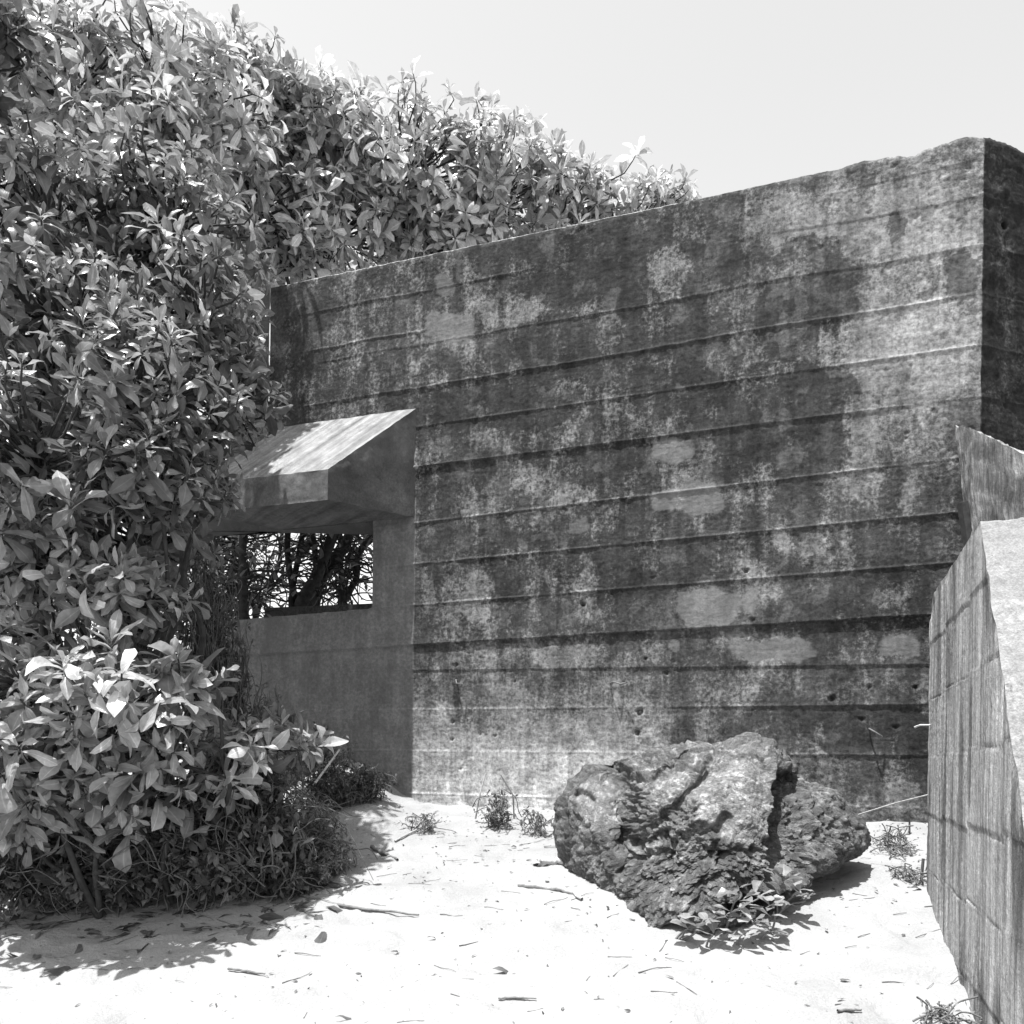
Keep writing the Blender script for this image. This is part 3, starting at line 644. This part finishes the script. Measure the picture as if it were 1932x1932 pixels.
lim = .55 + .45*sst(.0, .5, 1-rad)[None]
BP2 = BP - np.array([0, 0, .03]) + radial*(dsp*lim)[..., None]*np.array([1, 1, 1]) + np.array([.0, 1., 0])*dz_[..., None]
seam_i = np.arange(nth*nph).reshape(nth, nph); nx_ = np.roll(seam_i, -1, 0)
fb = np.stack([seam_i[:, :-1], seam_i[:, 1:], nx_[:, 1:], nx_[:, :-1]], -1).reshape(-1, 4)
tb = .068*(1 + .7*fbm(BP*7+3, 5, .65) + .5*(r2-.5) + .35*(r1-.5)) + .06*smooth_
tb *= 1 + 1.3*sst(.08, .4, fbm(BP*20+8, 4, .75)) + .5*(v2 < .3)
tag(mesh_obj("boulder", BP2, fb, M_ROCK, None, {"tone": np.clip(tb, .015, .3)}), "large dark pitted boulder resting on the white sand before the wall", "boulder")

# ------------------------------------------------------------------ leaves and shrubs
def norm(v): return v/(np.linalg.norm(v, axis=-1, keepdims=True) + 1e-9)
def leaf_mesh(name, pos, dr, upv, L, tone, mat, parent, rng, rows=7, wr=.21, bend=(.0, 1.3), fold=.75, wave=.075, shape=None):
    n = len(pos); cup = rng.uniform(-.3, 1.0, n)[:, None]; t = np.linspace(0, 1, rows)
    hw = np.interp(t, [0, .08, .25, .5, .68, .84, .94, 1], shape or [.05, .08, .38, .82, 1, .82, .45, .02])*wr
    be = rng.uniform(*bend, n); th_ = be[:, None]*t[None]**1.3*1.2
    dt = 1/(rows-1); cx = np.cumsum(np.cos(th_), 1)*dt; cz = -np.cumsum(np.sin(th_), 1)*dt
    cx -= cx[:, :1]; cz -= cz[:, :1]
    dr = norm(dr); upv = norm(upv - dr*(upv*dr).sum(-1, keepdims=True)); sd_ = np.cross(dr, upv)
    fo = rng.uniform(.1, 1, n)*fold; phs = rng.uniform(0, 6.3, (n, 2)); tw = rng.normal(0, .25, n)
    P = np.zeros((n, rows, 5, 3))
    wv = rng.uniform(.65, 1.25, n)[:, None]; asym = rng.normal(0, .12, n)[:, None]
    for j, sgn in enumerate((-1, -.55, 0, .55, 1)):
        x = sgn*hw[None]*wv*(1 + asym*sgn)*(1 + .12*np.sin(9*t[None] + phs[:, :1]))
        zz = cz + (np.abs(x) - 1.6*x*x/wr*cup)*fo[:, None] + sgn*sgn*wave*np.sin(7*t[None] + phs[:, (0 if sgn < 0 else 1)][:, None])*hw[None]/wr*.8 + x*tw[:, None]*t[None]
        P[:, :, j] = pos[:, None] + L[:, None, None]*(dr[:, None]*cx[..., None] + sd_[:, None]*x[..., None] + upv[:, None]*zz[..., None])
    q = np.arange(rows*5).reshape(rows, 5)
    f = np.stack([q[:-1, :-1], q[:-1, 1:], q[1:, 1:], q[1:, :-1]], -1).reshape(-1, 4)
    Fc = (f[None] + (np.arange(n)*rows*5)[:, None, None]).reshape(-1, 4)
    rib = np.tile(np.array([1, .55, 0, .55, 1.]), n*rows)
    return mesh_obj(name, P.reshape(-1, 3), Fc, mat, parent, {"tone": np.repeat(tone, rows*5), "rib": rib, "vein": np.tile((t[:, None] + .22*np.array([1, .55, 0, .55, 1])).ravel(), n)})
def lobes_pts(lobes, dens, rng, inner=.35, backcut=.45):
    pts, axs, ins = [], [], []
    cen = [at(l[0], l[1], l[2]) for l in lobes]
    for l, c_ in zip(lobes, cen):
        r3 = np.array([l[3]/F*l[2], l[5], l[4]/F*l[2]])
        area = 4*math.pi*((r3[0]*r3[1])**1.6/3 + (r3[0]*r3[2])**1.6/3 + (r3[1]*r3[2])**1.6/3)**(1/1.6)
        n = int(area*dens)
        d_ = norm(rng.normal(size=(n, 3))); d_ = d_[(d_[:, 1] < .35) | (rng.random(n) < backcut)]
        n = len(d_)
        isin = rng.random(n) < inner
        k_ = np.where(isin, rng.uniform(.35, .85, n), rng.normal(1.0, .10, n))*(1 + .18*pnoise(d_*2.3 + l[0]*.01))
        pts.append(c_ + d_*r3*k_[:, None]); axs.append(norm(d_/r3*r3.mean())); ins.append(isin)
    return np.concatenate(pts), np.concatenate(axs), np.concatenate(ins), cen
def rosettes(pts, axs, rng, nl=(7, 12), L=(.15, .24), up=.55, tone=(.10, .2)):
    pos, dr, upv, LL, tn, stems = [], [], [], [], [], []
    for p, a in zip(pts, axs):
        a = a*.75 + np.array([0, 0, up]) + rng.normal(0, .28, 3); a /= np.linalg.norm(a)
        n = rng.integers(nl[0], nl[1]+1); stray = rng.random() < .28; n = rng.integers(2, 5) if stray else n; h = np.array([.3, .5, .81]); e1 = np.cross(a, h); e1 /= np.linalg.norm(e1); e2 = np.cross(a, e1)
        sz = rng.uniform(*L); tt_ = rng.uniform(*tone); p0 = rng.uniform(0, 6.3)
        for i in range(n):
            fr_ = i/(n-1); az = p0 + i*2.4 + rng.normal(0, .15); inc = R(18 + 82*fr_**.8 + rng.normal(0, 40 if stray else 14))
            rd_ = math.cos(az)*e1 + math.sin(az)*e2
            d_ = math.cos(inc)*a + math.sin(inc)*rd_; u_ = math.sin(inc)*a - math.cos(inc)*rd_
            pos.append(p - a*(.05*fr_)); dr.append(d_); upv.append(u_ + rng.normal(0, .18, 3))
            LL.append(sz*rng.uniform(.7, 1.1)*(.55 + .45*min(1, fr_*2.2))); tn.append(tt_*rng.uniform(.55, 1.5))
        stems.append((p, a))
    return np.array(pos), np.array(dr), np.array(upv), np.array(LL), np.array(tn), stems
def shrub(name, label, cat, lobes, base, dens, L, tone, rng, nl=(7, 12), inner=.35, rows=7, wr=.21, stemfrac=.6, trunk_r=.045, group=None, mat=None, up=.55, filt=None, twig=.35):
    e = empty(name, (0, 0, 0), label, cat, group)
    pts, axs, ins, cen = lobes_pts(lobes, dens, rng, inner)
    keep_ = np.ones(len(pts), bool)
    gz = ground_z(pts[:, 0], pts[:, 1], False); keep_ &= pts[:, 2] > gz + .08
    if filt is not None: keep_ &= filt(pts)
    # stay out of the bunker
    q_ = -((pts - A0) @ NRM); s_ = (pts - A0) @ D
    keep_ &= ~((q_ > -.12) & (q_ < 2.4) & (s_ > sL-.3) & (pts[:, 2] < ZT + .15))
    keep_ &= (pnoise(pts*2.1 + 9) > -.16) | (rng.random(len(pts)) < .30)      # gaps between the leaf clumps
    pts, axs = pts[keep_], axs[keep_]
    pos, dr, upv, LL, tn, stems = rosettes(pts, axs, rng, nl, L, up, tone)
    leaf_mesh("foliage", pos, dr, upv, LL, tn, mat or M_LEAF, e, rng, rows, wr)
    lines = []
    bs_ = [np.asarray(b_, float) for b_ in base]
    for i, c_ in enumerate(cen):
        b_ = bs_[i % len(bs_)]
        lines.append((wiggle(b_, c_, 9, .05, .03, rng), [trunk_r*rng.uniform(.6, 1.1), trunk_r*.3]))
    cen = np.array(cen)
    for p, a in stems:
        if rng.random() > stemfrac: continue
        c_ = cen[np.argmin(((cen - p)**2).sum(1))]
        q = p + (c_ - p)*min(1, twig*rng.uniform(.7, 1.8)/(np.linalg.norm(c_-p)+1e-6)); q[2] -= .05
        mid = p - a*.08
        lines.append((np.array([q, q*.45+mid*.55 + rng.normal(0, .02, 3), mid, p]), [.008, .004]))
    tubes("branches", lines, M_BARK, e, 5, .05)
    return e
rg = np.random.default_rng(21)
gpt = lambda x, y: (lambda X, Y: np.array([X, Y, float(ground_z(X, Y))]))(x, y)
behind = [(120, 200, 6.5, 190, 120, .8), (330, 210, 6.9, 165, 105, .9), (500, 230, 7.9, 130, 100, .5), (600, 295, 8.4, 130, 110, .7), (760, 345, 8.6, 140, 100, 1.0), (920, 380, 9.0, 120, 95, 1.0),
          (1050, 420, 9.3, 100, 80, 1.0), (1160, 445, 9.7, 90, 60, 1.0), (1245, 455, 10., 55, 45, .9), (640, 440, 8.6, 150, 90, .7), (480, 400, 7.8, 140, 110, .5), (860, 460, 9.0, 150, 60, .9), (280, 340, 6.5, 160, 110, .7)]
shrub("tall_shrub", "tall large-leaved shrub rising behind the bunker roof against the sky", "shrub", behind[3:10] + behind[11:12] + [(470, 180, 7.7, 110, 80, .45), (530, 490, 8.1, 90, 60, .4), (420, 140, 7.6, 90, 60, .4)],
      [gpt(-2.0, 8.9), gpt(-.6, 9.8), gpt(.6, 10.2)], 52, (.16, .26), (.20, .50), rg, (7, 11), .3, 6, trunk_r=.05, wr=.18)
shrub("broad_shrub", "broad sunlit shrub at the upper left with its leafy crest against the sky", "shrub", behind[:3] + [behind[10], behind[12], (420, 600, 7.4, 80, 130, .3), (440, 520, 7.6, 70, 90, .3)],
      [gpt(-3.6, 7.2), gpt(-2.9, 8.0)], 54, (.16, .26), (.22, .48), rg, (7, 12), .35, 6, trunk_r=.05, wr=.175)
mid = [(90, 420, 4.9, 190, 120, .7), (320, 440, 5.2, 150, 110, .7), (130, 600, 4.5, 220, 140, .7), (370, 600, 4.8, 110, 120, .55), (440, 730, 4.8, 75, 95, .4), (230, 770, 4.3, 200, 140, .6), (70, 860, 4.0, 170, 140, .6), (365, 865, 4.6, 70, 80, .4), (300, 920, 4.2, 120, 80, .5), (90, 930, 5.6, 200, 180, .5), (270, 1010, 5.5, 130, 120, .4), (60, 1180, 5.4, 150, 150, .4), (250, 1180, 5.3, 110, 110, .35)]
shrub("rosette_shrub", "dense shrub with leaf rosettes hanging in front of the left end of the hood", "shrub", mid, [gpt(-2.45, 5.0), gpt(-2.25, 4.9), gpt(-2.6, 4.6)], 92, (.10, .19), (.08, .25), rg, (6, 12), .4, 7, wr=.175, trunk_r=.03)
low = [(90, 1050, 4.1, 180, 110, .4), (250, 1120, 4.1, 90, 65, .3), (50, 1270, 3.85, 130, 100, .35), (220, 1320, 3.85, 180, 90, .35), (375, 1290, 3.95, 75, 60, .25), (90, 1430, 3.95, 170, 85, .35), (330, 1420, 4.2, 160, 65, .35), (510, 1400, 4.5, 80, 45, .25), (40, 1530, 4.2, 120, 60, .25), (250, 1500, 4.3, 110, 50, .25), (420, 1480, 4.45, 70, 50, .2)]
shrub("overhanging_shrub", "near shrub at the lower left with large bright leaves over the sand", "shrub", low, [gpt(-1.8, 4.5), gpt(-1.5, 4.7), gpt(-2.1, 4.3)], 80, (.11, .22), (.13, .40), rg, (6, 10), .4, 8, twig=.5, wr=.18, trunk_r=.022)
# branch of a darker tree reaching in at the upper left corner
shrub("dark_tree", "dark round-leaved tree branch reaching in at the upper left corner", "tree", [(20, 40, 4.2, 50, 60, .25), (-60, 130, 4.2, 90, 90, .3), (40, 110, 4.3, 40, 40, .2), (-120, 20, 4.2, 90, 80, .4)],
      [at(-400, 300, 4.2)], 42, (.09, .14), (.07, .14), rg, (6, 9), .4, 6, wr=.28, trunk_r=.03, mat=M_FINE)

# fine-leaved undergrowth at the foot of the shrubs
def fine_shrub(name, label, cat, lobes, base, nst, L, tone, rng, group=None, per=16, wr=.14, lean=.5, tangle=0, dead=0):
    e = empty(name, (0, 0, 0), label, cat, group)
    lines, pos, dr, upv, LL, tn = [], [], [], [], [], []
    for l in lobes:
        c_ = at(l[0], l[1], l[2]); r3 = np.array([l[3]/F*l[2], l[5], l[4]/F*l[2]])
        for i in range(int(nst*l[6])):
            d_ = norm(rng.normal(size=3)); tip = c_ + d_*r3*rng.uniform(.4, 1.05)
            tip[2] = max(tip[2], float(ground_z(tip[0], tip[1], False)) + .02)
            b_ = np.array(base[rng.integers(len(base))]) if base else np.array([c_[0], c_[1], 0]) + np.array([rng.normal(0, r3[0]*.35), rng.normal(0, .1), 0])
            b_[2] = float(ground_z(b_[0], b_[1], False)) - .02
            st_ = tip + (b_ - tip)*rng.uniform(.3, .6) + rng.normal(0, .05, 3)
            if rng.random() < .10: lines.append((wiggle(b_, st_, 7, .12, .08, rng), [.005, .003]))
            ln = wiggle(st_, tip, 6, .06, .1, rng); lines.append((ln, [.004, .0018]))
            tt_ = rng.uniform(*tone)
            for k_ in range(per):
                u = rng.uniform(.15, 1)*5; i0 = min(int(u), 4); i0 = i0*(len(ln)-1)//5; p = ln[i0] + (ln[i0+1]-ln[i0])*rng.random()
                ax = norm(ln[i0+1]-ln[i0]); dd = norm(rng.normal(size=3) + ax*lean*1.6)
                pos.append(p); dr.append(dd); upv.append(np.array([0, 0, 1.]) + rng.normal(0, .4, 3)); LL.append(rng.uniform(*L)); tn.append(tt_*rng.uniform(.7, 1.3))
    for l in lobes:
        c_ = at(l[0], l[1], l[2]); r3 = np.array([l[3]/F*l[2], l[5], l[4]/F*l[2]])
        for i in range(int(tangle*l[6])):
            p = c_ + rng.normal(0, .5, 3)*r3; q = p + rng.normal(0, .22, 3)*np.array([1, .6, .8]); g0 = float(ground_z(p[0], p[1], False)); p[2] = max(p[2], g0); q[2] = max(q[2], g0 + .01)
            lines.append((wiggle(p, q, 6, .12, rng.uniform(-.1, .3), rng), [rng.uniform(.0025, .006), .0015]))
        for i in range(int(dead*l[6])):
            p = c_ + norm(rng.normal(size=3))*r3*rng.uniform(.3, 1.15); p[2] = max(p[2], float(ground_z(p[0], p[1], False)) + rng.uniform(.01, .05))
            pos.append(p); dr.append(rng.normal(size=3) + np.array([0, 0, -.6])); upv.append(rng.normal(size=3) + np.array([0, 0, .6])); LL.append(rng.uniform(.05, .14)); tn.append(rng.uniform(.03, .20))
    leaf_mesh("foliage", np.array(pos), np.array(dr), np.array(upv), np.array(LL), np.array(tn), M_FINE, e, rng, 5, wr)
    tubes("stems", lines, M_BARK, e, 4, .12)
    return e
fine_shrub("fine_shrub", "low tangled small-leaved bush at the foot of the large-leaved shrubs", "bush",
           [(440, 1480, 4.6, 90, 80, .3, .7), (350, 1530, 4.5, 100, 80, .3, .8), (520, 1560, 4.6, 70, 70, .3, .6), (240, 1570, 4.5, 120, 70, .3, .9), (100, 1560, 4.5, 110, 80, .3, .8), (400, 1620, 4.45, 130, 45, .25, .7), (170, 1650, 4.4, 170, 40, .25, .7),
            (20, 1640, 4.3, 90, 60, .3, .5), (500, 1400, 4.8, 100, 60, .3, .4), (550, 1590, 4.85, 60, 60, .2, .6), (560, 1660, 4.6, 60, 22, .2, .3)],
           None, 120, (.025, .085), (.04, .22), rg, per=18, wr=.2, tangle=55, dead=110)
fine_shrub("wall_creeper", "straggling small-leaved plant in the shade against the bunker below the lookout", "plant",
           [(600, 1410, 6.0, 80, 55, .2, 1.3), (430, 1240, 5.6, 50, 110, .3, 2), (390, 1110, 5.5, 50, 90, .3, 2), (480, 1330, 5.7, 60, 60, .25, 1.2), (680, 1470, 6.1, 70, 34, .25, 2.0), (630, 1480, 5.9, 60, 40, .25, 1.6)], None, 60, (.03, .06), (.05, .12), rg, per=12)  # lobes on the mound thickened with dark leaves in place of hood shade
fine_shrub("feathery_plant", "feathery pale-leaved plant spilling onto the bright sand at the right edge of the bushes", "plant",
           [(600, 1560, 5.0, 50, 55, .2, 1), (625, 1610, 4.9, 45, 30, .2, .8), (575, 1650, 4.7, 60, 26, .2, .8), (540, 1520, 4.9, 60, 50, .2, .7)], None, 90, (.02, .045), (.12, .32), rg, per=20, wr=.13)
fine_shrub("dry_weed", "upright dry weed clump by the wall left of the boulder", "weed", [(935, 1525, 5.75, 36, 46, .12, 1)], None, 46, (.02, .045), (.07, .15), rg, per=16)
fine_shrub("dry_weed", "low sprawling weed between the upright clump and the boulder", "weed", [(1010, 1548, 5.6, 40, 24, .15, 1)], None, 30, (.02, .045), (.07, .15), rg, per=10)
fine_shrub("dry_weed", "small pale weed on the sand beside the bunker's shadow", "weed", [(795, 1545, 5.6, 42, 18, .15, 1)], None, 24, (.02, .04), (.12, .22), rg, per=10)
fine_shrub("dry_weed", "dry matted weed between the boulder and the buttress", "weed", [(1690, 1610, 4.9, 50, 40, .2, 1)], None, 44, (.025, .06), (.12, .26), rg, per=7, wr=.08)
fine_shrub("dry_weed", "wispy weed at the foot of the buttress edge", "weed", [(1715, 1680, 4.3, 30, 24, .12, 1)], None, 26, (.02, .05), (.1, .22), rg, per=8, wr=.1)
fine_shrub("dry_weed", "small tuft in the sand at the bottom right corner", "weed", [(1780, 1922, 2.85, 26, 16, .06, 1)], None, 26, (.015, .03), (.12, .24), rg, per=12)
# oval-leaved vine in front of the boulder
e = empty("vine_plant", (0, 0, 0), "oval-leaved vine trailing over the sand at the front of the boulder", "plant")
pos, dr, upv, LL, tn, lines = [], [], [], [], [], []
for (x, y, Y, n) in [(1475, 1655, 3.95, 8), (1440, 1690, 3.88, 6), (1395, 1690, 3.82, 6), (1500, 1690, 3.95, 6), (1460, 1720, 3.80, 8), (1370, 1730, 3.78, 8), (1420, 1745, 3.76, 8), (1330, 1742, 3.78, 6), (1300, 1752, 3.78, 4), (1520, 1700, 3.95, 4), (1400, 1765, 3.7, 5), (1345, 1765, 3.72, 4), (1455, 1755, 3.75, 7)]:
    p = at(x, y, Y - .17); g_ = float(ground_z(p[0], p[1])); p[2] = max(p[2], g_ + .02); r0 = np.array([p[0]-.05+rg.normal(0, .06), p[1]+.06, 0]); r0[2] = float(ground_z(r0[0], r0[1])) - .01
    lines.append((wiggle(r0, p, 6, .05, .1, rg), [.006, .003]))
    for i in range(n):
        a_ = i*2.4 + rg.uniform(0, 1); d_ = np.array([math.cos(a_), math.sin(a_)*.9, rg.uniform(.15, .8)])
        pos.append(p + rg.normal(0, .015, 3)); dr.append(d_); upv.append(np.array([-d_[0]*.5, -d_[1]*.5, 1])); LL.append(rg.uniform(.065, .11)); tn.append(rg.uniform(.15, .32))
leaf_mesh("foliage", np.array(pos), np.array(dr), np.array(upv), np.array(LL), np.array(tn), M_LEAF, e, rg, 7, .24, (.0, .5))
tubes("stems", lines, M_BARK, e, 5, .16)

# bare tangled trees seen through the lookout
def bare_tree(label, b_, tips, r0, rng, ntw=80, nleaf=160):
    e = empty("bare_tree", (0, 0, 0), label, "tree", "tangled trees behind the lookout")
    lines = []; b_ = np.asarray(b_, float); brs = []
    for t_ in tips:
        ln = wiggle(b_, t_, 10, .035, .02, rng); lines.append((ln, [r0, r0*.45])); brs.append(ln)
    tw = []
    for i in range(ntw):
        ln = brs[rng.integers(len(brs))]; p = ln[rng.integers(len(ln)//5, len(ln))]; d_ = norm(rng.normal(size=3)*np.array([1, .6, .8])); q = p + d_*rng.uniform(.3, .9)
        l2 = wiggle(p, q, 7, .08, rng.uniform(-.1, .1), rng); lines.append((l2, [rng.uniform(.006, .016), .003])); tw.append(l2)
    tubes("trunk", lines, M_BARK, e, 6, .06)
    pos = np.array([t_[rng.integers(len(t_)//3, len(t_))] for t_ in [tw[rng.integers(len(tw))] for _ in range(nleaf)]])
    leaf_mesh("foliage", pos, rng.normal(size=(nleaf, 3)), rng.normal(size=(nleaf, 3)) + np.array([0, 0, 1]), rng.uniform(.06, .14, nleaf), rng.uniform(.08, .2, nleaf), M_FINE, e, rng, 6, .2)
bare_tree("thick leaning dark trunk seen through the right of the lookout", at(560, 1180, 8.6), [at(690, 940, 8.9), at(650, 930, 8.4)], .085, rg, 120, 260)
bare_tree("slim dark stem at the right jamb of the lookout", at(640, 1160, 9.2), [at(720, 980, 9.4), at(640, 960, 9.2)], .05, rg, 110, 300)
bare_tree("thin tangled stems seen through the middle of the lookout", at(480, 1200, 8.8), [at(440, 960, 8.8), at(540, 960, 9.2), at(380, 1000, 8.6)], .035, rg, 170, 480)
bare_tree("crooked stems at the left of the lookout behind the shrub", at(380, 1220, 7.8), [at(430, 980, 8.0), at(350, 1000, 7.6), at(470, 1080, 8.0)], .035, rg, 150, 450)

# ------------------------------------------------------------------ sticks, wire, litter
def stick(label, pix, r, tone, name="stick", lift=.01, cat="stick"):
    P = []
    for (x, y, h) in pix:                                     # height h above the sand: solve for the depth on the ground
        lo, hi = 1.5, 7.5
        for _ in range(40):
            mY = (lo+hi)/2; p = at(x, y, mY)
            if p[2] - h > float(ground_z(p[0], p[1])): lo = mY
            else: hi = mY
        P.append(at(x, y, lo) + np.array([0, 0, lift]))
    P = np.array(P); t = np.linspace(0, 1, 12); k_ = np.linspace(0, 1, len(P))
    Q = np.stack([np.interp(t, k_, P[:, i]) for i in range(3)], -1); Q[1:-1] += rg.normal(0, r*.35, (10, 3))
    return tag(tubes(name, [(Q, r)] if isinstance(r, list) else [(Q, [r, r*1.1, r*.6])], M_DRY, None, 7, tone), label, cat)
def stick2(label, pix, r, tone, name="stick", cat="stick"):
    P = np.array([at(*p) for p in pix]); t = np.linspace(0, 1, 12); k_ = np.linspace(0, 1, len(P))
    Q = np.stack([np.interp(t, k_, P[:, i]) for i in range(3)], -1)
    return tag(tubes(name, [(Q, [r, r*.8])], M_DRY, None, 6, tone), label, cat)
stick("pale curved driftwood stick on the sand at the left foot of the boulder", [(978, 1672, 0), (1020, 1676, 0), (1055, 1680, 0), (1085, 1688, 0), (1098, 1700, 0)], .014, .36, "driftwood")
stick("pale stub of driftwood poking from under the left side of the boulder", [(1012, 1634, .0), (1035, 1626, .01), (1075, 1632, 0)], .022, .40, "driftwood")
stick("long dark twig lying at the edge of the leaf litter", [(560, 1690, 0), (640, 1712, 0), (715, 1722, 0), (790, 1730, 0)], .007, .16)
stick("short dark twig on the sand below the bush", [(430, 1832, 0), (470, 1838, 0), (500, 1842, 0)], .005, .14)
stick("thin twig at the bottom middle of the sand", [(940, 1888, 0), (975, 1887, 0), (1012, 1889, 0)], .004, .16)
stick("thin twig at the lower right of the sand", [(1580, 1932-20, 0), (1605, 1910, 0), (1625, 1910, 0)], .005, .13)
stick("crooked dark twig on the sand between the bush and the boulder", [(700, 1600, 0), (720, 1611, 0), (750, 1625, 0)], .012, .12)
stick("pale dry branch lying on the sand before the low weeds", [(745, 1590, 0), (800, 1560, .03), (860, 1572, 0)], .006, .30)
stick2("straight pale stick leaning out of the bush by the bunker's shadow", [(594, 1478, 5.3), (640, 1415, 5.6)], .008, .42)
stick2("dead upright twig standing by the upright weed clump", [(897, 1545, 5.8), (905, 1500, 5.8), (916, 1459, 5.85)], .007, .30)
stick2("dead leaning twig at the right side of the upright weed clump", [(970, 1545, 5.75), (968, 1500, 5.75), (945, 1462, 5.8)], .006, .14)
stick2("crooked dark stem in the dry weeds beside the buttress", [(1745, 1692, 4.15), (1738, 1660, 4.3), (1742, 1620, 4.3)], .010, .08)
stick2("short dark iron peg standing in the sand before the wall at right", [(1716, 1575, 5.05), (1716, 1550, 5.05), (1715, 1537, 5.05)], .006, .06, "iron_peg", "iron peg")
stick2("thin pale wire stretched from the boulder to the buttress", [(1620, 1537, 4.6), (1690, 1515, 4.35), (1753, 1499, 4.1)], .004, .40, "wire", "wire")
stick2("bent pale wire end sticking out of the buttress edge", [(1726, 1372, 4.15), (1736, 1368, 4.1), (1756, 1368, 4.04)], .005, .45, "wire", "wire")
# pebbles and dead leaves that read singly
for x, y, Lf, lab in [(110, 1842, .16, "curled dead leaf alone on the bright sand at the lower left"), (520, 1752, .09, "folded dead leaf at the end of the leaf shadows"), (650, 1926, .07, "small grey fallen leaf cut by the bottom edge"), (748, 1802, .05, "upturned dead leaf right of the leaf litter"), (815, 1775, .05, "small dead leaf nearest the middle of the sand"), (950, 1835, .09, "crumbled pale dead leaf in the middle of the sand"), (1735, 1680, .08, "dead leaf beside the lower edge of the buttress")]:
    lo, hi = 1.5, 7.5
    for _ in range(40):
        mY = (lo+hi)/2; p = at(x, y, mY)
        if p[2] > float(ground_z(p[0], p[1])): lo = mY
        else: hi = mY
    p = at(x, y, lo); p[2] += .015; a_ = rg.uniform(-.4, .4)
    o = leaf_mesh("dead_leaf", np.array([p - np.array([Lf/2, 0, 0])]), np.array([[math.cos(a_), math.sin(a_), .25]]), np.array([[0, -.4, 1.]]), np.array([Lf]), np.array([.09]), M_FINE, None, rg, 8, .2, (.8, 1.3), .9, .12)
    tag(o, lab, "dead leaf", "dead leaves lying singly on the sand")
# litter: uncountable flecks of leaf and twig
n = 7000
X = rg.uniform(-3.6, 3.0, n); Y = rg.uniform(2.6, 6.2, n)
lp_ = project(np.stack([X, Y, ground_z(X, Y, False)], -1))
dens = .07 + 1.2*sst(660, 480, lp_[0])*sst(1790, 1700, lp_[1]) + .35*sst(1560, 1700, lp_[0])*sst(1750, 1600, lp_[1]) + .22*sst(1640, 1560, lp_[1]) + .2*sst(.05, .3, fbm(np.stack([X*1.2, Y*2.2, 0*X], -1), 3))
k_ = rg.random(n) < dens; X, Y = X[k_], Y[k_]; lx, ly = lp_[0][k_], lp_[1][k_]; n = len(X)
pos = np.stack([X, Y, ground_z(X, Y) + .006], -1)
big = (lx < 620) & (ly > 1600) & (ly < 1800); a_ = rg.uniform(0, 6.3, n)
LL = np.where(big & (rg.random(n) < .75), rg.uniform(.07, .17, n), rg.uniform(.008, .04, n))
wr_ = .2
leaf_mesh_o = leaf_mesh("leaf_litter", pos, np.stack([np.cos(a_), np.sin(a_)*.8, rg.uniform(-.05, .3, n)], -1), rg.normal(0, .35, (n, 3)) + np.array([0, 0, 1]), LL, rg.uniform(.05, .16, n), M_FINE, None, rg, 5, wr_, (.2, 1.2), .7, .1)
tag(leaf_mesh_o, kind='stuff')
n = 230; X = rg.uniform(-3.2, 2.6, n); Y = rg.uniform(2.7, 6.0, n); lines = []
for x, y in zip(X, Y):
    a_ = rg.normal(0, .6); L_ = rg.uniform(.03, .16); r2_ = np.array([x + L_*math.cos(a_), y + L_*math.sin(a_)])
    lines.append((wiggle((x, y, float(ground_z(x, y))+.003), (r2_[0], r2_[1], float(ground_z(*r2_))+.003), 5, .03, 0, rg), [rg.uniform(.001, .003), .001]))
tag(tubes("twig_litter", lines, M_DRY, None, 4, .14), kind='stuff')
for o in bpy.data.objects:                                    # labels for stuff too
    if o.name == "leaf_litter": o['label'] = "scattered dead leaves and flecks over the white sand"; o['category'] = "leaf litter"
    if o.name == "twig_litter": o['label'] = "fine broken twigs scattered over the white sand"; o['category'] = "twig litter"
